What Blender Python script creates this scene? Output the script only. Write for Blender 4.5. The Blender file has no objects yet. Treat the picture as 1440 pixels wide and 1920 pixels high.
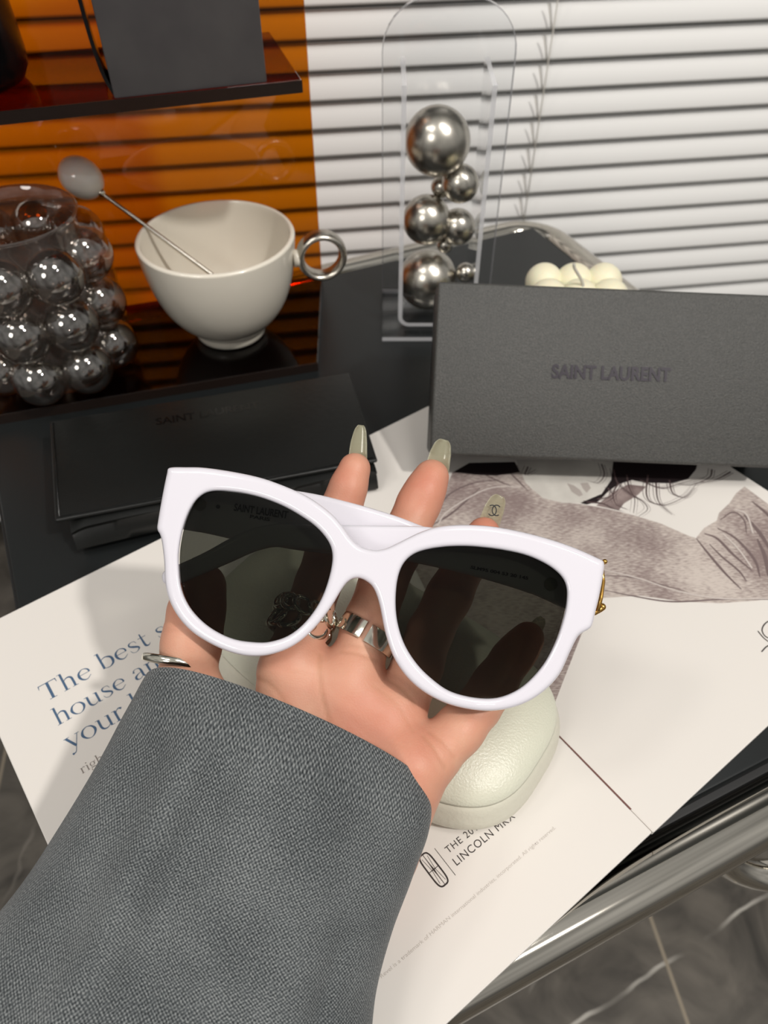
import bpy, bmesh, math, random
import numpy as np
from mathutils import Vector, Matrix

random.seed(4)
S = bpy.context.scene
C = S.collection

# ------------------------------------------------------------------ camera
FPX, PITCH, ZT, CAMH = 1443.0, math.radians(47), 0.45, 0.30
CAM = np.array([0.0, 0.0, ZT + CAMH])
FW = np.array([0, math.cos(PITCH), -math.sin(PITCH)])
UP = np.array([0, math.sin(PITCH), math.cos(PITCH)])
RT = np.array([1.0, 0, 0])
cd = bpy.data.cameras.new('camera')
cd.sensor_fit = 'VERTICAL'
cd.sensor_height = 5.65
cd.sensor_width = 5.65 * 0.75
cd.lens = FPX / 1920 * 5.65
cd.clip_start = 0.01
cd.dof.use_dof = True
cd.dof.focus_distance = 0.255
cd.dof.aperture_fstop = 2.5
cam = bpy.data.objects.new('camera', cd)
C.objects.link(cam)
cam.location = CAM
cam.rotation_euler = (math.pi / 2 - PITCH, 0, 0)
S.camera = cam

# ------------------------------------------------------------------ light and exposure
S.view_settings.view_transform = 'Standard'
S.view_settings.look = 'None'
S.view_settings.gamma = 1
S.view_settings.exposure = -0.53
S.cycles.use_denoising = True
S.cycles.max_bounces = 14
S.cycles.transparent_max_bounces = 24
S.cycles.caustics_reflective = False
S.cycles.caustics_refractive = False
WORLD_STRENGTH = 0.56
w = bpy.data.worlds.new('room_light')
S.world = w
w.use_nodes = True
nt = w.node_tree
nt.nodes.clear()
wo = nt.nodes.new('ShaderNodeOutputWorld')
bg = nt.nodes.new('ShaderNodeBackground')
tc = nt.nodes.new('ShaderNodeTexCoord')
sp = nt.nodes.new('ShaderNodeSeparateXYZ')
rp = nt.nodes.new('ShaderNodeValToRGB')
ma = nt.nodes.new('ShaderNodeMath')
ma.operation = 'MULTIPLY_ADD'
ma.inputs[1].default_value = 0.5
ma.inputs[2].default_value = 0.5
nz = nt.nodes.new('ShaderNodeTexNoise')
nz.inputs['Scale'].default_value = 2.3
nz.inputs['Detail'].default_value = 1.5
mr = nt.nodes.new('ShaderNodeMapRange')
mr.inputs['From Min'].default_value = 0.35
mr.inputs['From Max'].default_value = 0.65
mr.inputs['To Min'].default_value = 0.55
mr.inputs['To Max'].default_value = 1.25
mx = nt.nodes.new('ShaderNodeVectorMath')
mx.operation = 'SCALE'
els = rp.color_ramp.elements
els[0].position = 0.0
els[0].color = (0.10, 0.095, 0.088, 1)
els[1].position = 1.0
els[1].color = (1.1, 1.08, 1.03, 1)
for p, c in ((0.44, (0.40, 0.385, 0.365)), (0.52, (0.92, 0.90, 0.86)), (0.66, (0.98, 0.96, 0.92)), (0.74, (1.10, 1.08, 1.03))):
    e = els.new(p)
    e.color = (*c, 1)
nt.links.new(tc.outputs['Generated'], sp.inputs[0])
nt.links.new(sp.outputs['Z'], ma.inputs[0])
nt.links.new(ma.outputs[0], rp.inputs[0])
nt.links.new(tc.outputs['Generated'], nz.inputs['Vector'])
nt.links.new(nz.outputs[0], mr.inputs['Value'])
nt.links.new(rp.outputs[0], mx.inputs[0])
nt.links.new(mr.outputs[0], mx.inputs['Scale'])
nt.links.new(mx.outputs[0], bg.inputs[0])
bg.inputs[1].default_value = WORLD_STRENGTH
nt.links.new(bg.outputs[0], wo.inputs[0])


def area(name, loc, target, size, power, col=(1, 0.96, 0.91)):
    d = bpy.data.lights.new(name, 'AREA')
    d.shape = 'DISK'
    d.size = size
    d.energy = power
    d.color = col
    o = bpy.data.objects.new(name, d)
    C.objects.link(o)
    o.location = loc
    o.rotation_euler = (Vector(target) - Vector(loc)).to_track_quat('-Z', 'Y').to_euler()
    return o


area('downlight_or_fill', (1.10, -0.66, 2.38), (0, 0.2, ZT), 0.12, 42)
area('downlight_or_fill', (-1.25, -0.15, 2.45), (0, 0.3, ZT), 0.30, 8)
area('downlight_or_fill', (-0.75, -0.45, 2.45), (0, 0.4, ZT), 0.45, 8)
area('front_fill', (-0.95, -1.30, 1.75), (0, 0.4, ZT + 0.1), 0.6, 11)  # soft fill added behind the camera to brighten mug, bead and box faces
area('downlight_or_fill', (0.5, -0.25, 2.45), (0.2, 0.75, 0.75), 0.5, 12)  # added fill pointed at the blind to brighten its slats


# ------------------------------------------------------------------ helpers: places
def ray(px, py):
    return FW + RT * ((px - 720) / FPX) + UP * ((960 - py) / FPX)


def at(px, py, h=0.0):
    """a point on the horizontal plane h above the table top"""
    d = ray(px, py)
    return CAM + d * ((ZT + h - CAM[2]) / d[2])


def atD(px, py, D):
    return CAM + ray(px, py) * D


def atY(px, py, Y):
    d = ray(px, py)
    return CAM + d * (Y / d[1])


def V3(*a):
    return np.array(a, float)


def nrm(v):
    v = np.asarray(v, float)
    return v / (np.linalg.norm(v) + 1e-12)


# ------------------------------------------------------------------ helpers: materials
def lin(c):
    out = []
    for v in c:
        v = v / 255
        out.append(v / 12.92 if v <= 0.04045 else ((v + 0.055) / 1.055) ** 2.4)
    return tuple(out)


def new_mat(name):
    m = bpy.data.materials.new(name)
    m.use_nodes = True
    n = m.node_tree
    return m, n, n.nodes['Principled BSDF'], n.nodes['Material Output']


def pbr(name, rgb, rough=0.5, metal=0.0, spec=0.5, coat=0.0, bump=None, sss=0.0, var=None):
    m, n, b, o = new_mat(name)
    b.inputs['Base Color'].default_value = (*lin(rgb), 1)
    b.inputs['Roughness'].default_value = rough
    b.inputs['Metallic'].default_value = metal
    b.inputs['Specular IOR Level'].default_value = spec
    b.inputs['Coat Weight'].default_value = coat
    b.inputs['Coat Roughness'].default_value = 0.08
    if sss:
        b.inputs['Subsurface Weight'].default_value = sss
        b.inputs['Subsurface Radius'].default_value = (1, 0.35, 0.2)
        b.inputs['Subsurface Scale'].default_value = 0.004
    if bump or var:
        t = n.nodes.new('ShaderNodeTexCoord')
        if bump:
            sc, st = bump
            x = n.nodes.new('ShaderNodeTexNoise')
            x.inputs['Scale'].default_value = sc
            x.inputs['Detail'].default_value = 4
            n.links.new(t.outputs['Object'], x.inputs['Vector'])
            bb = n.nodes.new('ShaderNodeBump')
            bb.inputs['Strength'].default_value = st
            bb.inputs['Distance'].default_value = 0.001
            n.links.new(x.outputs[0], bb.inputs['Height'])
            n.links.new(bb.outputs[0], b.inputs['Normal'])
        if var:
            sc, rgb2 = var
            x = n.nodes.new('ShaderNodeTexNoise')
            x.inputs['Scale'].default_value = sc
            x.inputs['Detail'].default_value = 3
            n.links.new(t.outputs['Object'], x.inputs['Vector'])
            r = n.nodes.new('ShaderNodeValToRGB')
            r.color_ramp.elements[0].position = 0.35
            r.color_ramp.elements[1].position = 0.65
            r.color_ramp.elements[0].color = (*lin(rgb), 1)
            r.color_ramp.elements[1].color = (*lin(rgb2), 1)
            n.links.new(x.outputs[0], r.inputs[0])
            n.links.new(r.outputs[0], b.inputs['Base Color'])
    return m


def sheer(name, tint, ior=1.45, rough=0.02, gloss_tint=(1, 1, 1), extra=0.0, body=None, body_w=0.0):
    """clear sheet: tinted see-through plus a mirror layer that grows towards grazing"""
    m, n, b, o = new_mat(name)
    n.nodes.remove(b)
    tr = n.nodes.new('ShaderNodeBsdfTransparent')
    tr.inputs[0].default_value = (*tint, 1)
    gl = n.nodes.new('ShaderNodeBsdfGlossy')
    gl.inputs['Color'].default_value = (*gloss_tint, 1)
    gl.inputs['Roughness'].default_value = rough
    lw = n.nodes.new('ShaderNodeLayerWeight')
    pw = n.nodes.new('ShaderNodeMath')
    pw.operation = 'POWER'
    pw.inputs[1].default_value = 5.0
    f0 = ((ior - 1) / (ior + 1)) ** 2 + extra
    sk = n.nodes.new('ShaderNodeMath')
    sk.operation = 'MULTIPLY_ADD'
    sk.use_clamp = True
    sk.inputs[1].default_value = 1 - f0
    sk.inputs[2].default_value = f0
    n.links.new(lw.outputs['Facing'], pw.inputs[0])
    n.links.new(pw.outputs[0], sk.inputs[0])
    mix = n.nodes.new('ShaderNodeMixShader')
    n.links.new(sk.outputs[0], mix.inputs[0])
    first = tr.outputs[0]
    if body:
        df = n.nodes.new('ShaderNodeBsdfPrincipled')
        df.inputs['Base Color'].default_value = (*lin(body), 1)
        df.inputs['Roughness'].default_value = 0.25
        m2 = n.nodes.new('ShaderNodeMixShader')
        m2.inputs[0].default_value = body_w
        n.links.new(tr.outputs[0], m2.inputs[1])
        n.links.new(df.outputs[0], m2.inputs[2])
        first = m2.outputs[0]
    n.links.new(first, mix.inputs[1])
    n.links.new(gl.outputs[0], mix.inputs[2])
    n.links.new(mix.outputs[0], o.inputs[0])
    return m


M = {}
M['chrome'] = pbr('chrome', (205, 200, 190), 0.07, 1.0)
M['steel'] = pbr('brushed_steel', (196, 191, 181), 0.27, 1.0)
M['silver'] = pbr('silver', (226, 222, 208), 0.12, 1.0)
M['gold'] = pbr('gold', (214, 166, 88), 0.2, 1.0)
M['frame'] = pbr('white_acetate', (221, 218, 226), 0.12, spec=0.4, coat=0.3)
M['ink'] = pbr('black_ink', (20, 20, 22), 0.6)
M['paper'] = pbr('white_paper', (224, 219, 213), 0.45, spec=0.25)
M['paper_edge'] = pbr('paper_edge', (214, 205, 190), 0.8)
M['blue_ink'] = pbr('navy_ink', (70, 96, 126), 0.6)
M['grey_ink'] = pbr('grey_ink', (128, 118, 112), 0.6)
M['pale_ink'] = pbr('pale_ink', (188, 180, 173), 0.6)
M['brown_ink'] = pbr('brown_ink', (44, 34, 32), 0.6)
M['rule'] = pbr('maroon_ink', (112, 72, 66), 0.6)
M['face_print'] = pbr('pale_grey_print', (214, 210, 202), 0.5, var=(60, (196, 191, 184)))
M['lip_print'] = pbr('lip_print', (172, 163, 157), 0.5)
M['hair_print'] = pbr('hair_print', (34, 25, 27), 0.5)
M['shade_print'] = pbr('shade_print', (156, 140, 136), 0.5, var=(120, (120, 104, 102)))
M['wisp_print'] = pbr('wisp_print', (84, 68, 68), 0.5)
M['fold_print'] = pbr('fold_print', (112, 96, 95), 0.5)
M['stitch_print'] = pbr('stitch_print', (200, 190, 184), 0.5)
M['mug'] = pbr('cream_ceramic', (226, 219, 205), 0.18, coat=0.4)
M['bead'] = pbr('pearl_white', (246, 241, 231), 0.15, coat=0.6, sss=0.1)
M['wax'] = pbr('ivory_wax', (236, 230, 202), 0.5, sss=0.25)
M['table'] = pbr('black_table_top', (24, 27, 28), 0.40, spec=0.28, var=(3, (30, 32, 32)))
M['rubber'] = pbr('black_rubber', (14, 14, 14), 0.6)
M['slat'] = pbr('white_slat', (243, 242, 240), 0.4, spec=0.3)
M['cord'] = pbr('white_cord', (188, 184, 176), 0.7)
M['wall'] = pbr('grey_plaster', (150, 150, 148), 0.9)
M['night'] = pbr('night_window', (22, 26, 26), 0.3)
M['boxpaper'] = pbr('black_grained_paper', (56, 56, 54), 0.42, spec=0.5, bump=(1700, 0.40), var=(1100, (72, 71, 68)))
M['boxside'] = pbr('black_paper_edge', (28, 28, 28), 0.5, bump=(900, 0.3))
M['emboss'] = pbr('dull_violet_foil', (38, 30, 42), 0.35, spec=0.6)
M['leather'] = pbr('black_leather', (17, 18, 17), 0.38, spec=0.36, bump=(260, 0.12))
M['deboss'] = pbr('debossed_black', (10, 10, 10), 0.22)
M['carton'] = pbr('charcoal_carton', (66, 63, 64), 0.6, bump=(120, 0.15), var=(35, (74, 71, 71)))
M['blackgloss'] = pbr('black_gloss', (10, 10, 11), 0.2)
M['case'] = pbr('pale_sage_leather', (214, 214, 196), 0.28, spec=0.5, bump=(1200, 0.28))
M['case_low'] = pbr('pale_sage_leather_base', (209, 206, 190), 0.38, spec=0.4, bump=(420, 0.3))
M['seam'] = pbr('seam_shadow_thread', (150, 147, 132), 0.7)
M['amber'] = sheer('amber_acrylic', (0.745, 0.395, 0.05), 1.45, 0.01)
M['amber_dark'] = sheer('dark_amber_acrylic', (0.42, 0.14, 0.03), 1.45, 0.015)
M['amber_edge'] = pbr('dark_amber_edge', (30, 21, 17), 0.2)
M['acrylic'] = sheer('clear_acrylic', (0.965, 0.97, 0.975), 1.4, 0.01)
M['acrylic_edge'] = sheer('clear_acrylic_edge', (0.72, 0.72, 0.74), 1.5, 0.05, body=(235, 235, 238), body_w=0.55)
M['acrylic_rim'] = sheer('clear_acrylic_rim', (0.62, 0.62, 0.64), 1.5, 0.05, body=(205, 205, 208), body_w=0.4)
M['lens'] = sheer('smoke_lens', (0.305, 0.31, 0.285), 1.2, 0.01)
M['smoke'] = sheer('smoked_glass', (0.70, 0.68, 0.655), 1.55, 0.04, (0.95, 0.93, 0.90), 0.17)
M['smoke_body'] = sheer('smoked_glass_body', (0.74, 0.70, 0.67), 1.5, 0.03, extra=0.03, body=(112, 104, 99), body_w=0.22)
M['nail'] = sheer('sage_gel_nail', (0.95, 0.94, 0.86), 1.45, 0.08, body=(198, 195, 168), body_w=0.34)


def skin_material():
    m, n, b, o = new_mat('skin')
    a = n.nodes.new('ShaderNodeAttribute')
    a.attribute_name = 'flush'
    t = n.nodes.new('ShaderNodeTexCoord')
    x = n.nodes.new('ShaderNodeTexNoise')
    x.inputs['Scale'].default_value = 85
    x.inputs['Detail'].default_value = 4
    n.links.new(t.outputs['Object'], x.inputs['Vector'])
    ad = n.nodes.new('ShaderNodeMath')
    ad.operation = 'MULTIPLY_ADD'
    ad.inputs[1].default_value = 0.75
    n.links.new(x.outputs[0], ad.inputs[0])
    n.links.new(a.outputs['Fac'], ad.inputs[2])
    r = n.nodes.new('ShaderNodeValToRGB')
    r.color_ramp.elements[0].position = 0.1
    r.color_ramp.elements[0].color = (*lin((215, 172, 146)), 1)
    r.color_ramp.elements[1].position = 0.95
    r.color_ramp.elements[1].color = (*lin((198, 128, 105)), 1)
    e = r.color_ramp.elements.new(0.4)
    e.color = (*lin((208, 154, 129)), 1)
    n.links.new(ad.outputs[0], r.inputs[0])
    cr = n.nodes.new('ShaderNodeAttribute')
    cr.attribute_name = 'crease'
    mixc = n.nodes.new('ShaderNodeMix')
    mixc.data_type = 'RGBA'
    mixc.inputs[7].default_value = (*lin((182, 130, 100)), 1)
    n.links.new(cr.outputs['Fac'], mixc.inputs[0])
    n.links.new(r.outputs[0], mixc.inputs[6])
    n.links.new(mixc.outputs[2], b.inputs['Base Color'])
    b.inputs['Roughness'].default_value = 0.48
    b.inputs['Specular IOR Level'].default_value = 0.35
    b.inputs['Subsurface Weight'].default_value = 0.12
    b.inputs['Subsurface Radius'].default_value = (1, 0.35, 0.2)
    b.inputs['Subsurface Scale'].default_value = 0.004
    v = n.nodes.new('ShaderNodeTexVoronoi')
    v.inputs['Scale'].default_value = 1500
    n.links.new(t.outputs['Object'], v.inputs['Vector'])
    bp = n.nodes.new('ShaderNodeBump')
    bp.inputs['Strength'].default_value = 0.10
    bp.inputs['Distance'].default_value = 0.0005
    n.links.new(v.outputs[0], bp.inputs['Height'])
    n.links.new(bp.outputs[0], b.inputs['Normal'])
    return m


def wool_material():
    """grey wool in a two-ply plain weave; UVs are in millimetres"""
    m, n, b, o = new_mat('grey_wool')
    t = n.nodes.new('ShaderNodeTexCoord')
    # wobble the threads a little
    wob = n.nodes.new('ShaderNodeTexNoise')
    wob.inputs['Scale'].default_value = 0.25
    n.links.new(t.outputs['UV'], wob.inputs['Vector'])
    sc = n.nodes.new('ShaderNodeVectorMath')
    sc.operation = 'MULTIPLY_ADD'
    sc.inputs[1].default_value = (0.9, 0.9, 0)
    n.links.new(wob.outputs['Color'], sc.inputs[0])
    n.links.new(t.outputs['UV'], sc.inputs[2])
    sx = n.nodes.new('ShaderNodeSeparateXYZ')
    n.links.new(sc.outputs[0], sx.inputs[0])

    def sinw(sock, period, ph=0.0):
        k = n.nodes.new('ShaderNodeMath')
        k.operation = 'MULTIPLY_ADD'
        k.inputs[1].default_value = 2 * math.pi / period
        k.inputs[2].default_value = ph
        n.links.new(sock, k.inputs[0])
        s = n.nodes.new('ShaderNodeMath')
        s.operation = 'SINE'
        n.links.new(k.outputs[0], s.inputs[0])
        return s.outputs[0]
    su = sinw(sx.outputs['X'], 1.25)
    sv = sinw(sx.outputs['Y'], 1.25)
    pr = n.nodes.new('ShaderNodeMath')
    pr.operation = 'MULTIPLY'
    n.links.new(su, pr.inputs[0])
    n.links.new(sv, pr.inputs[1])
    # fibre noise
    f1 = n.nodes.new('ShaderNodeTexNoise')
    f1.inputs['Scale'].default_value = 1.6
    f1.inputs['Detail'].default_value = 3
    n.links.new(t.outputs['UV'], f1.inputs['Vector'])
    f2 = n.nodes.new('ShaderNodeTexNoise')
    f2.inputs['Scale'].default_value = 0.05
    f2.inputs['Detail'].default_value = 2
    n.links.new(t.outputs['UV'], f2.inputs['Vector'])
    a1 = n.nodes.new('ShaderNodeMath')
    a1.operation = 'MULTIPLY_ADD'
    a1.inputs[1].default_value = 0.26
    n.links.new(pr.outputs[0], a1.inputs[0])
    n.links.new(f1.outputs[0], a1.inputs[2])
    a2 = n.nodes.new('ShaderNodeMath')
    a2.operation = 'MULTIPLY_ADD'
    a2.inputs[1].default_value = 0.25
    n.links.new(f2.outputs[0], a2.inputs[0])
    n.links.new(a1.outputs[0], a2.inputs[2])
    r = n.nodes.new('ShaderNodeValToRGB')
    r.color_ramp.elements[0].position = 0.30
    r.color_ramp.elements[0].color = (*lin((40, 43, 45)), 1)
    r.color_ramp.elements[1].position = 0.95
    r.color_ramp.elements[1].color = (*lin((138, 141, 141)), 1)
    e = r.color_ramp.elements.new(0.62)
    e.color = (*lin((82, 86, 88)), 1)
    n.links.new(a2.outputs[0], r.inputs[0])
    n.links.new(r.outputs[0], b.inputs['Base Color'])
    b.inputs['Roughness'].default_value = 0.9
    b.inputs['Specular IOR Level'].default_value = 0.15
    b.inputs['Sheen Weight'].default_value = 0.2
    bp = n.nodes.new('ShaderNodeBump')
    bp.inputs['Strength'].default_value = 0.5
    bp.inputs['Distance'].default_value = 0.0004
    n.links.new(a1.outputs[0], bp.inputs['Height'])
    n.links.new(bp.outputs[0], b.inputs['Normal'])
    return m


def denim_material():
    m, n, b, o = new_mat('denim_print')
    t = n.nodes.new('ShaderNodeTexCoord')
    mp = n.nodes.new('ShaderNodeMapping')
    mp.inputs['Rotation'].default_value = (0, 0, math.radians(-6))
    mp.inputs['Scale'].default_value = (330, 1700, 1)
    n.links.new(t.outputs['Object'], mp.inputs[0])
    x = n.nodes.new('ShaderNodeTexNoise')
    x.inputs['Scale'].default_value = 1.0
    x.inputs['Detail'].default_value = 5
    n.links.new(mp.outputs[0], x.inputs['Vector'])
    y = n.nodes.new('ShaderNodeTexNoise')
    y.inputs['Scale'].default_value = 26
    y.inputs['Detail'].default_value = 3
    n.links.new(t.outputs['Object'], y.inputs['Vector'])
    ad = n.nodes.new('ShaderNodeMath')
    ad.operation = 'ADD'
    n.links.new(x.outputs[0], ad.inputs[0])
    n.links.new(y.outputs[0], ad.inputs[1])
    r = n.nodes.new('ShaderNodeValToRGB')
    r.color_ramp.elements[0].position = 0.72 / 1.0
    r.color_ramp.elements[0].color = (*lin((138, 122, 119)), 1)
    r.color_ramp.elements[1].position = 1.0
    r.color_ramp.elements[1].color = (*lin((200, 189, 181)), 1)
    hv = n.nodes.new('ShaderNodeMath')
    hv.operation = 'MULTIPLY'
    hv.inputs[1].default_value = 0.86
    n.links.new(ad.outputs[0], hv.inputs[0])
    n.links.new(hv.outputs[0], r.inputs[0])
    n.links.new(r.outputs[0], b.inputs['Base Color'])
    b.inputs['Roughness'].default_value = 0.5
    b.inputs['Specular IOR Level'].default_value = 0.25
    return m


def marble_material():
    m, n, b, o = new_mat('grey_marble_tile')
    t = n.nodes.new('ShaderNodeTexCoord')
    x = n.nodes.new('ShaderNodeTexNoise')
    x.inputs['Scale'].default_value = 13
    x.inputs['Detail'].default_value = 9
    x.inputs['Distortion'].default_value = 1.6
    n.links.new(t.outputs['Object'], x.inputs['Vector'])
    r = n.nodes.new('ShaderNodeValToRGB')
    r.color_ramp.elements[0].position = 0.3
    r.color_ramp.elements[0].color = (*lin((56, 53, 49)), 1)
    r.color_ramp.elements[1].position = 0.75
    r.color_ramp.elements[1].color = (*lin((110, 104, 96)), 1)
    n.links.new(x.outputs[0], r.inputs[0])
    col = r.outputs[0]
    # veins and grout: lines in the floor plane with wobble
    wob = n.nodes.new('ShaderNodeTexNoise')
    wob.inputs['Scale'].default_value = 14
    wob.inputs['Detail'].default_value = 3
    n.links.new(t.outputs['Object'], wob.inputs['Vector'])

    def line(p, q, width, rgb, wobble, fade=True, seed=0.0):
        nonlocal col
        d = nrm([q[0] - p[0], q[1] - p[1]])
        nv = (-d[1], d[0], 0)
        dp = n.nodes.new('ShaderNodeVectorMath')
        dp.operation = 'DOT_PRODUCT'
        dp.inputs[1].default_value = nv
        n.links.new(t.outputs['Object'], dp.inputs[0])
        off = n.nodes.new('ShaderNodeMath')
        off.operation = 'MULTIPLY_ADD'
        off.inputs[1].default_value = wobble
        off.inputs[2].default_value = -(nv[0] * p[0] + nv[1] * p[1]) - wobble / 2
        n.links.new(wob.outputs[0], off.inputs[0])
        sm = n.nodes.new('ShaderNodeMath')
        sm.operation = 'ADD'
        n.links.new(dp.outputs['Value'], sm.inputs[0])
        n.links.new(off.outputs[0], sm.inputs[1])
        ab = n.nodes.new('ShaderNodeMath')
        ab.operation = 'ABSOLUTE'
        n.links.new(sm.outputs[0], ab.inputs[0])
        m2 = n.nodes.new('ShaderNodeMapRange')
        m2.inputs['From Min'].default_value = width
        m2.inputs['From Max'].default_value = width * 0.4
        m2.inputs['To Min'].default_value = 0
        m2.inputs['To Max'].default_value = 1
        n.links.new(ab.outputs[0], m2.inputs['Value'])
        fac = m2.outputs[0]
        if fade:
            k = n.nodes.new('ShaderNodeTexNoise')
            k.inputs['Scale'].default_value = 11 + seed
            n.links.new(t.outputs['Object'], k.inputs['Vector'])
            k2 = n.nodes.new('ShaderNodeMapRange')
            k2.inputs['From Min'].default_value = 0.38
            k2.inputs['From Max'].default_value = 0.62
            n.links.new(k.outputs[0], k2.inputs['Value'])
            mu = n.nodes.new('ShaderNodeMath')
            mu.operation = 'MULTIPLY'
            n.links.new(fac, mu.inputs[0])
            n.links.new(k2.outputs[0], mu.inputs[1])
            fac = mu.outputs[0]
        mixn = n.nodes.new('ShaderNodeMix')
        mixn.data_type = 'RGBA'
        mixn.inputs[7].default_value = (*lin(rgb), 1)
        n.links.new(fac, mixn.inputs[0])
        n.links.new(col, mixn.inputs[6])
        col = mixn.outputs[2]
    fl = -ZT
    line(at(1040, 1755, fl), at(965, 1920, fl), 0.0020, (158, 154, 146), 0.020)
    line(at(1390, 1710, fl), at(1120, 1895, fl), 0.0022, (170, 166, 158), 0.014, seed=3)
    line(at(0, 1700, fl), at(60, 1560, fl), 0.002, (128, 122, 114), 0.05, seed=5)
    line(at(1203, 1672, fl), at(1290, 1920, fl), 0.0022, (138, 128, 112), 0.0, fade=False)
    g1, g2 = at(1203, 1672, fl), at(1290, 1920, fl)
    side = nrm([-(g2 - g1)[1], (g2 - g1)[0], 0]) * 0.6
    line(g1 + side, g2 + side, 0.0022, (138, 128, 112), 0.0, fade=False)
    line(g1 - side, g2 - side, 0.0022, (138, 128, 112), 0.0, fade=False)
    n.links.new(col, b.inputs['Base Color'])
    b.inputs['Roughness'].default_value = 0.35
    b.inputs['Specular IOR Level'].default_value = 0.35
    return m


M['skin'] = skin_material()
M['wool'] = wool_material()
M['denim'] = denim_material()
M['marble'] = marble_material()


# ------------------------------------------------------------------ helpers: objects
BASE = {}


def empty(name, loc, label, cat, group=None):
    o = bpy.data.objects.new(name, None)
    C.objects.link(o)
    o.location = loc
    o.empty_display_size = 0.02
    o['label'] = label
    o['category'] = cat
    if group:
        o['group'] = group
    BASE[o.name] = np.array(loc, float)
    return o


def base_of(o):
    while o.parent is not None:
        o = o.parent
    return BASE.get(o.name, np.zeros(3))


def mesh(name, verts, faces, mat, parent=None, loc=None, smooth=True, angle=None, mats=None, midx=None, uv=None):
    """verts in world coordinates; a child keeps its thing's base as origin"""
    b = base_of(parent) if parent is not None else (np.array(loc, float) if loc is not None else np.zeros(3))
    vv = np.asarray(verts, float) - b
    me = bpy.data.meshes.new(name)
    me.from_pydata(vv.tolist(), [], [list(map(int, f)) for f in faces])
    me.materials.append(M[mat] if isinstance(mat, str) else mat)
    for k in mats or []:
        me.materials.append(M[k])
    if midx is not None:
        me.polygons.foreach_set('material_index', list(midx))
    if smooth:
        me.polygons.foreach_set('use_smooth', [True] * len(me.polygons))
        if angle:
            me.set_sharp_from_angle(angle=math.radians(angle))
    if uv is not None:
        l = me.uv_layers.new(name='UVMap')
        li = np.zeros(len(me.loops), int)
        me.loops.foreach_get('vertex_index', li)
        l.data.foreach_set('uv', np.asarray(uv, float)[li].ravel())
    me.update()
    o = bpy.data.objects.new(name, me)
    C.objects.link(o)
    if parent is not None:
        o.parent = parent
    else:
        o.location = b
        BASE[o.name] = b
    return o


def tag(o, label, cat, group=None):
    o['label'] = label
    o['category'] = cat
    if group:
        o['group'] = group
    return o


class MB:
    def __init__(s):
        s.v, s.f, s.m = [], [], []

    def add(s, v, f, m=0):
        k = len(s.v)
        s.v += [np.asarray(p, float) for p in v]
        s.f += [[i + k for i in q] for q in f]
        s.m += [m] * len(f)
        return s

    def build(s, name, mat, parent=None, **kw):
        return mesh(name, s.v, s.f, mat, parent, midx=s.m if kw.get('mats') else None, **kw)


def resample(pts, n, closed=False):
    """Catmull-Rom through pts"""
    P = np.asarray(pts, float)
    if closed:
        P = np.vstack([P[-1], P, P[0], P[1]])
    else:
        P = np.vstack([2 * P[0] - P[1], P, 2 * P[-1] - P[-2]])
    segs = len(P) - 3
    out = []
    for i in range(segs):
        p0, p1, p2, p3 = P[i:i + 4]
        for t in np.linspace(0, 1, n, endpoint=False):
            out.append(0.5 * ((2 * p1) + (-p0 + p2) * t + (2 * p0 - 5 * p1 + 4 * p2 - p3) * t * t + (-p0 + 3 * p1 - 3 * p2 + p3) * t ** 3))
    if not closed:
        out.append(P[-2])
    return np.array(out)


def tube(path, rad, seg=16, closed=False, cap=True, flat=1.0, normal=None):
    """sweep a round (or flattened) section along a path"""
    P = np.asarray(path, float)
    N = len(P)
    R = np.full(N, rad) if np.isscalar(rad) else np.asarray(rad, float)
    T = np.zeros_like(P)
    for i in range(N):
        a = P[(i - 1) % N] if closed else P[max(i - 1, 0)]
        b = P[(i + 1) % N] if closed else P[min(i + 1, N - 1)]
        T[i] = nrm(b - a)
    n0 = np.array(normal, float) if normal is not None else (np.array([0, 0, 1.0]) if abs(T[0][2]) < 0.9 else np.array([1.0, 0, 0]))
    v, f = [], []
    for i in range(N):
        n0 = nrm(n0 - T[i] * (n0 @ T[i]))
        bi = np.cross(T[i], n0)
        for k in range(seg):
            a = 2 * math.pi * k / seg
            v.append(P[i] + R[i] * (math.cos(a) * n0 * flat + math.sin(a) * bi))
    for i in range(N if closed else N - 1):
        j = (i + 1) % N
        for k in range(seg):
            l = (k + 1) % seg
            f.append([i * seg + k, i * seg + l, j * seg + l, j * seg + k])
    if cap and not closed:
        f.append(list(range(seg))[::-1])
        f.append([(N - 1) * seg + k for k in range(seg)])
    return v, f


def lathe(prof, center, seg=64, axis_cap=True):
    """prof: (r, z) pairs around a vertical axis at center"""
    c = np.asarray(center, float)
    v, f = [], []
    for r, z in prof:
        for k in range(seg):
            a = 2 * math.pi * k / seg
            v.append(c + [r * math.cos(a), r * math.sin(a), z])
    for i in range(len(prof) - 1):
        for k in range(seg):
            l = (k + 1) % seg
            f.append([i * seg + k, i * seg + l, (i + 1) * seg + l, (i + 1) * seg + k])
    if axis_cap:
        if prof[0][0] > 1e-6:
            f.append(list(range(seg))[::-1])
        if prof[-1][0] > 1e-6:
            f.append([(len(prof) - 1) * seg + k for k in range(seg)])
    return v, f


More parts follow.
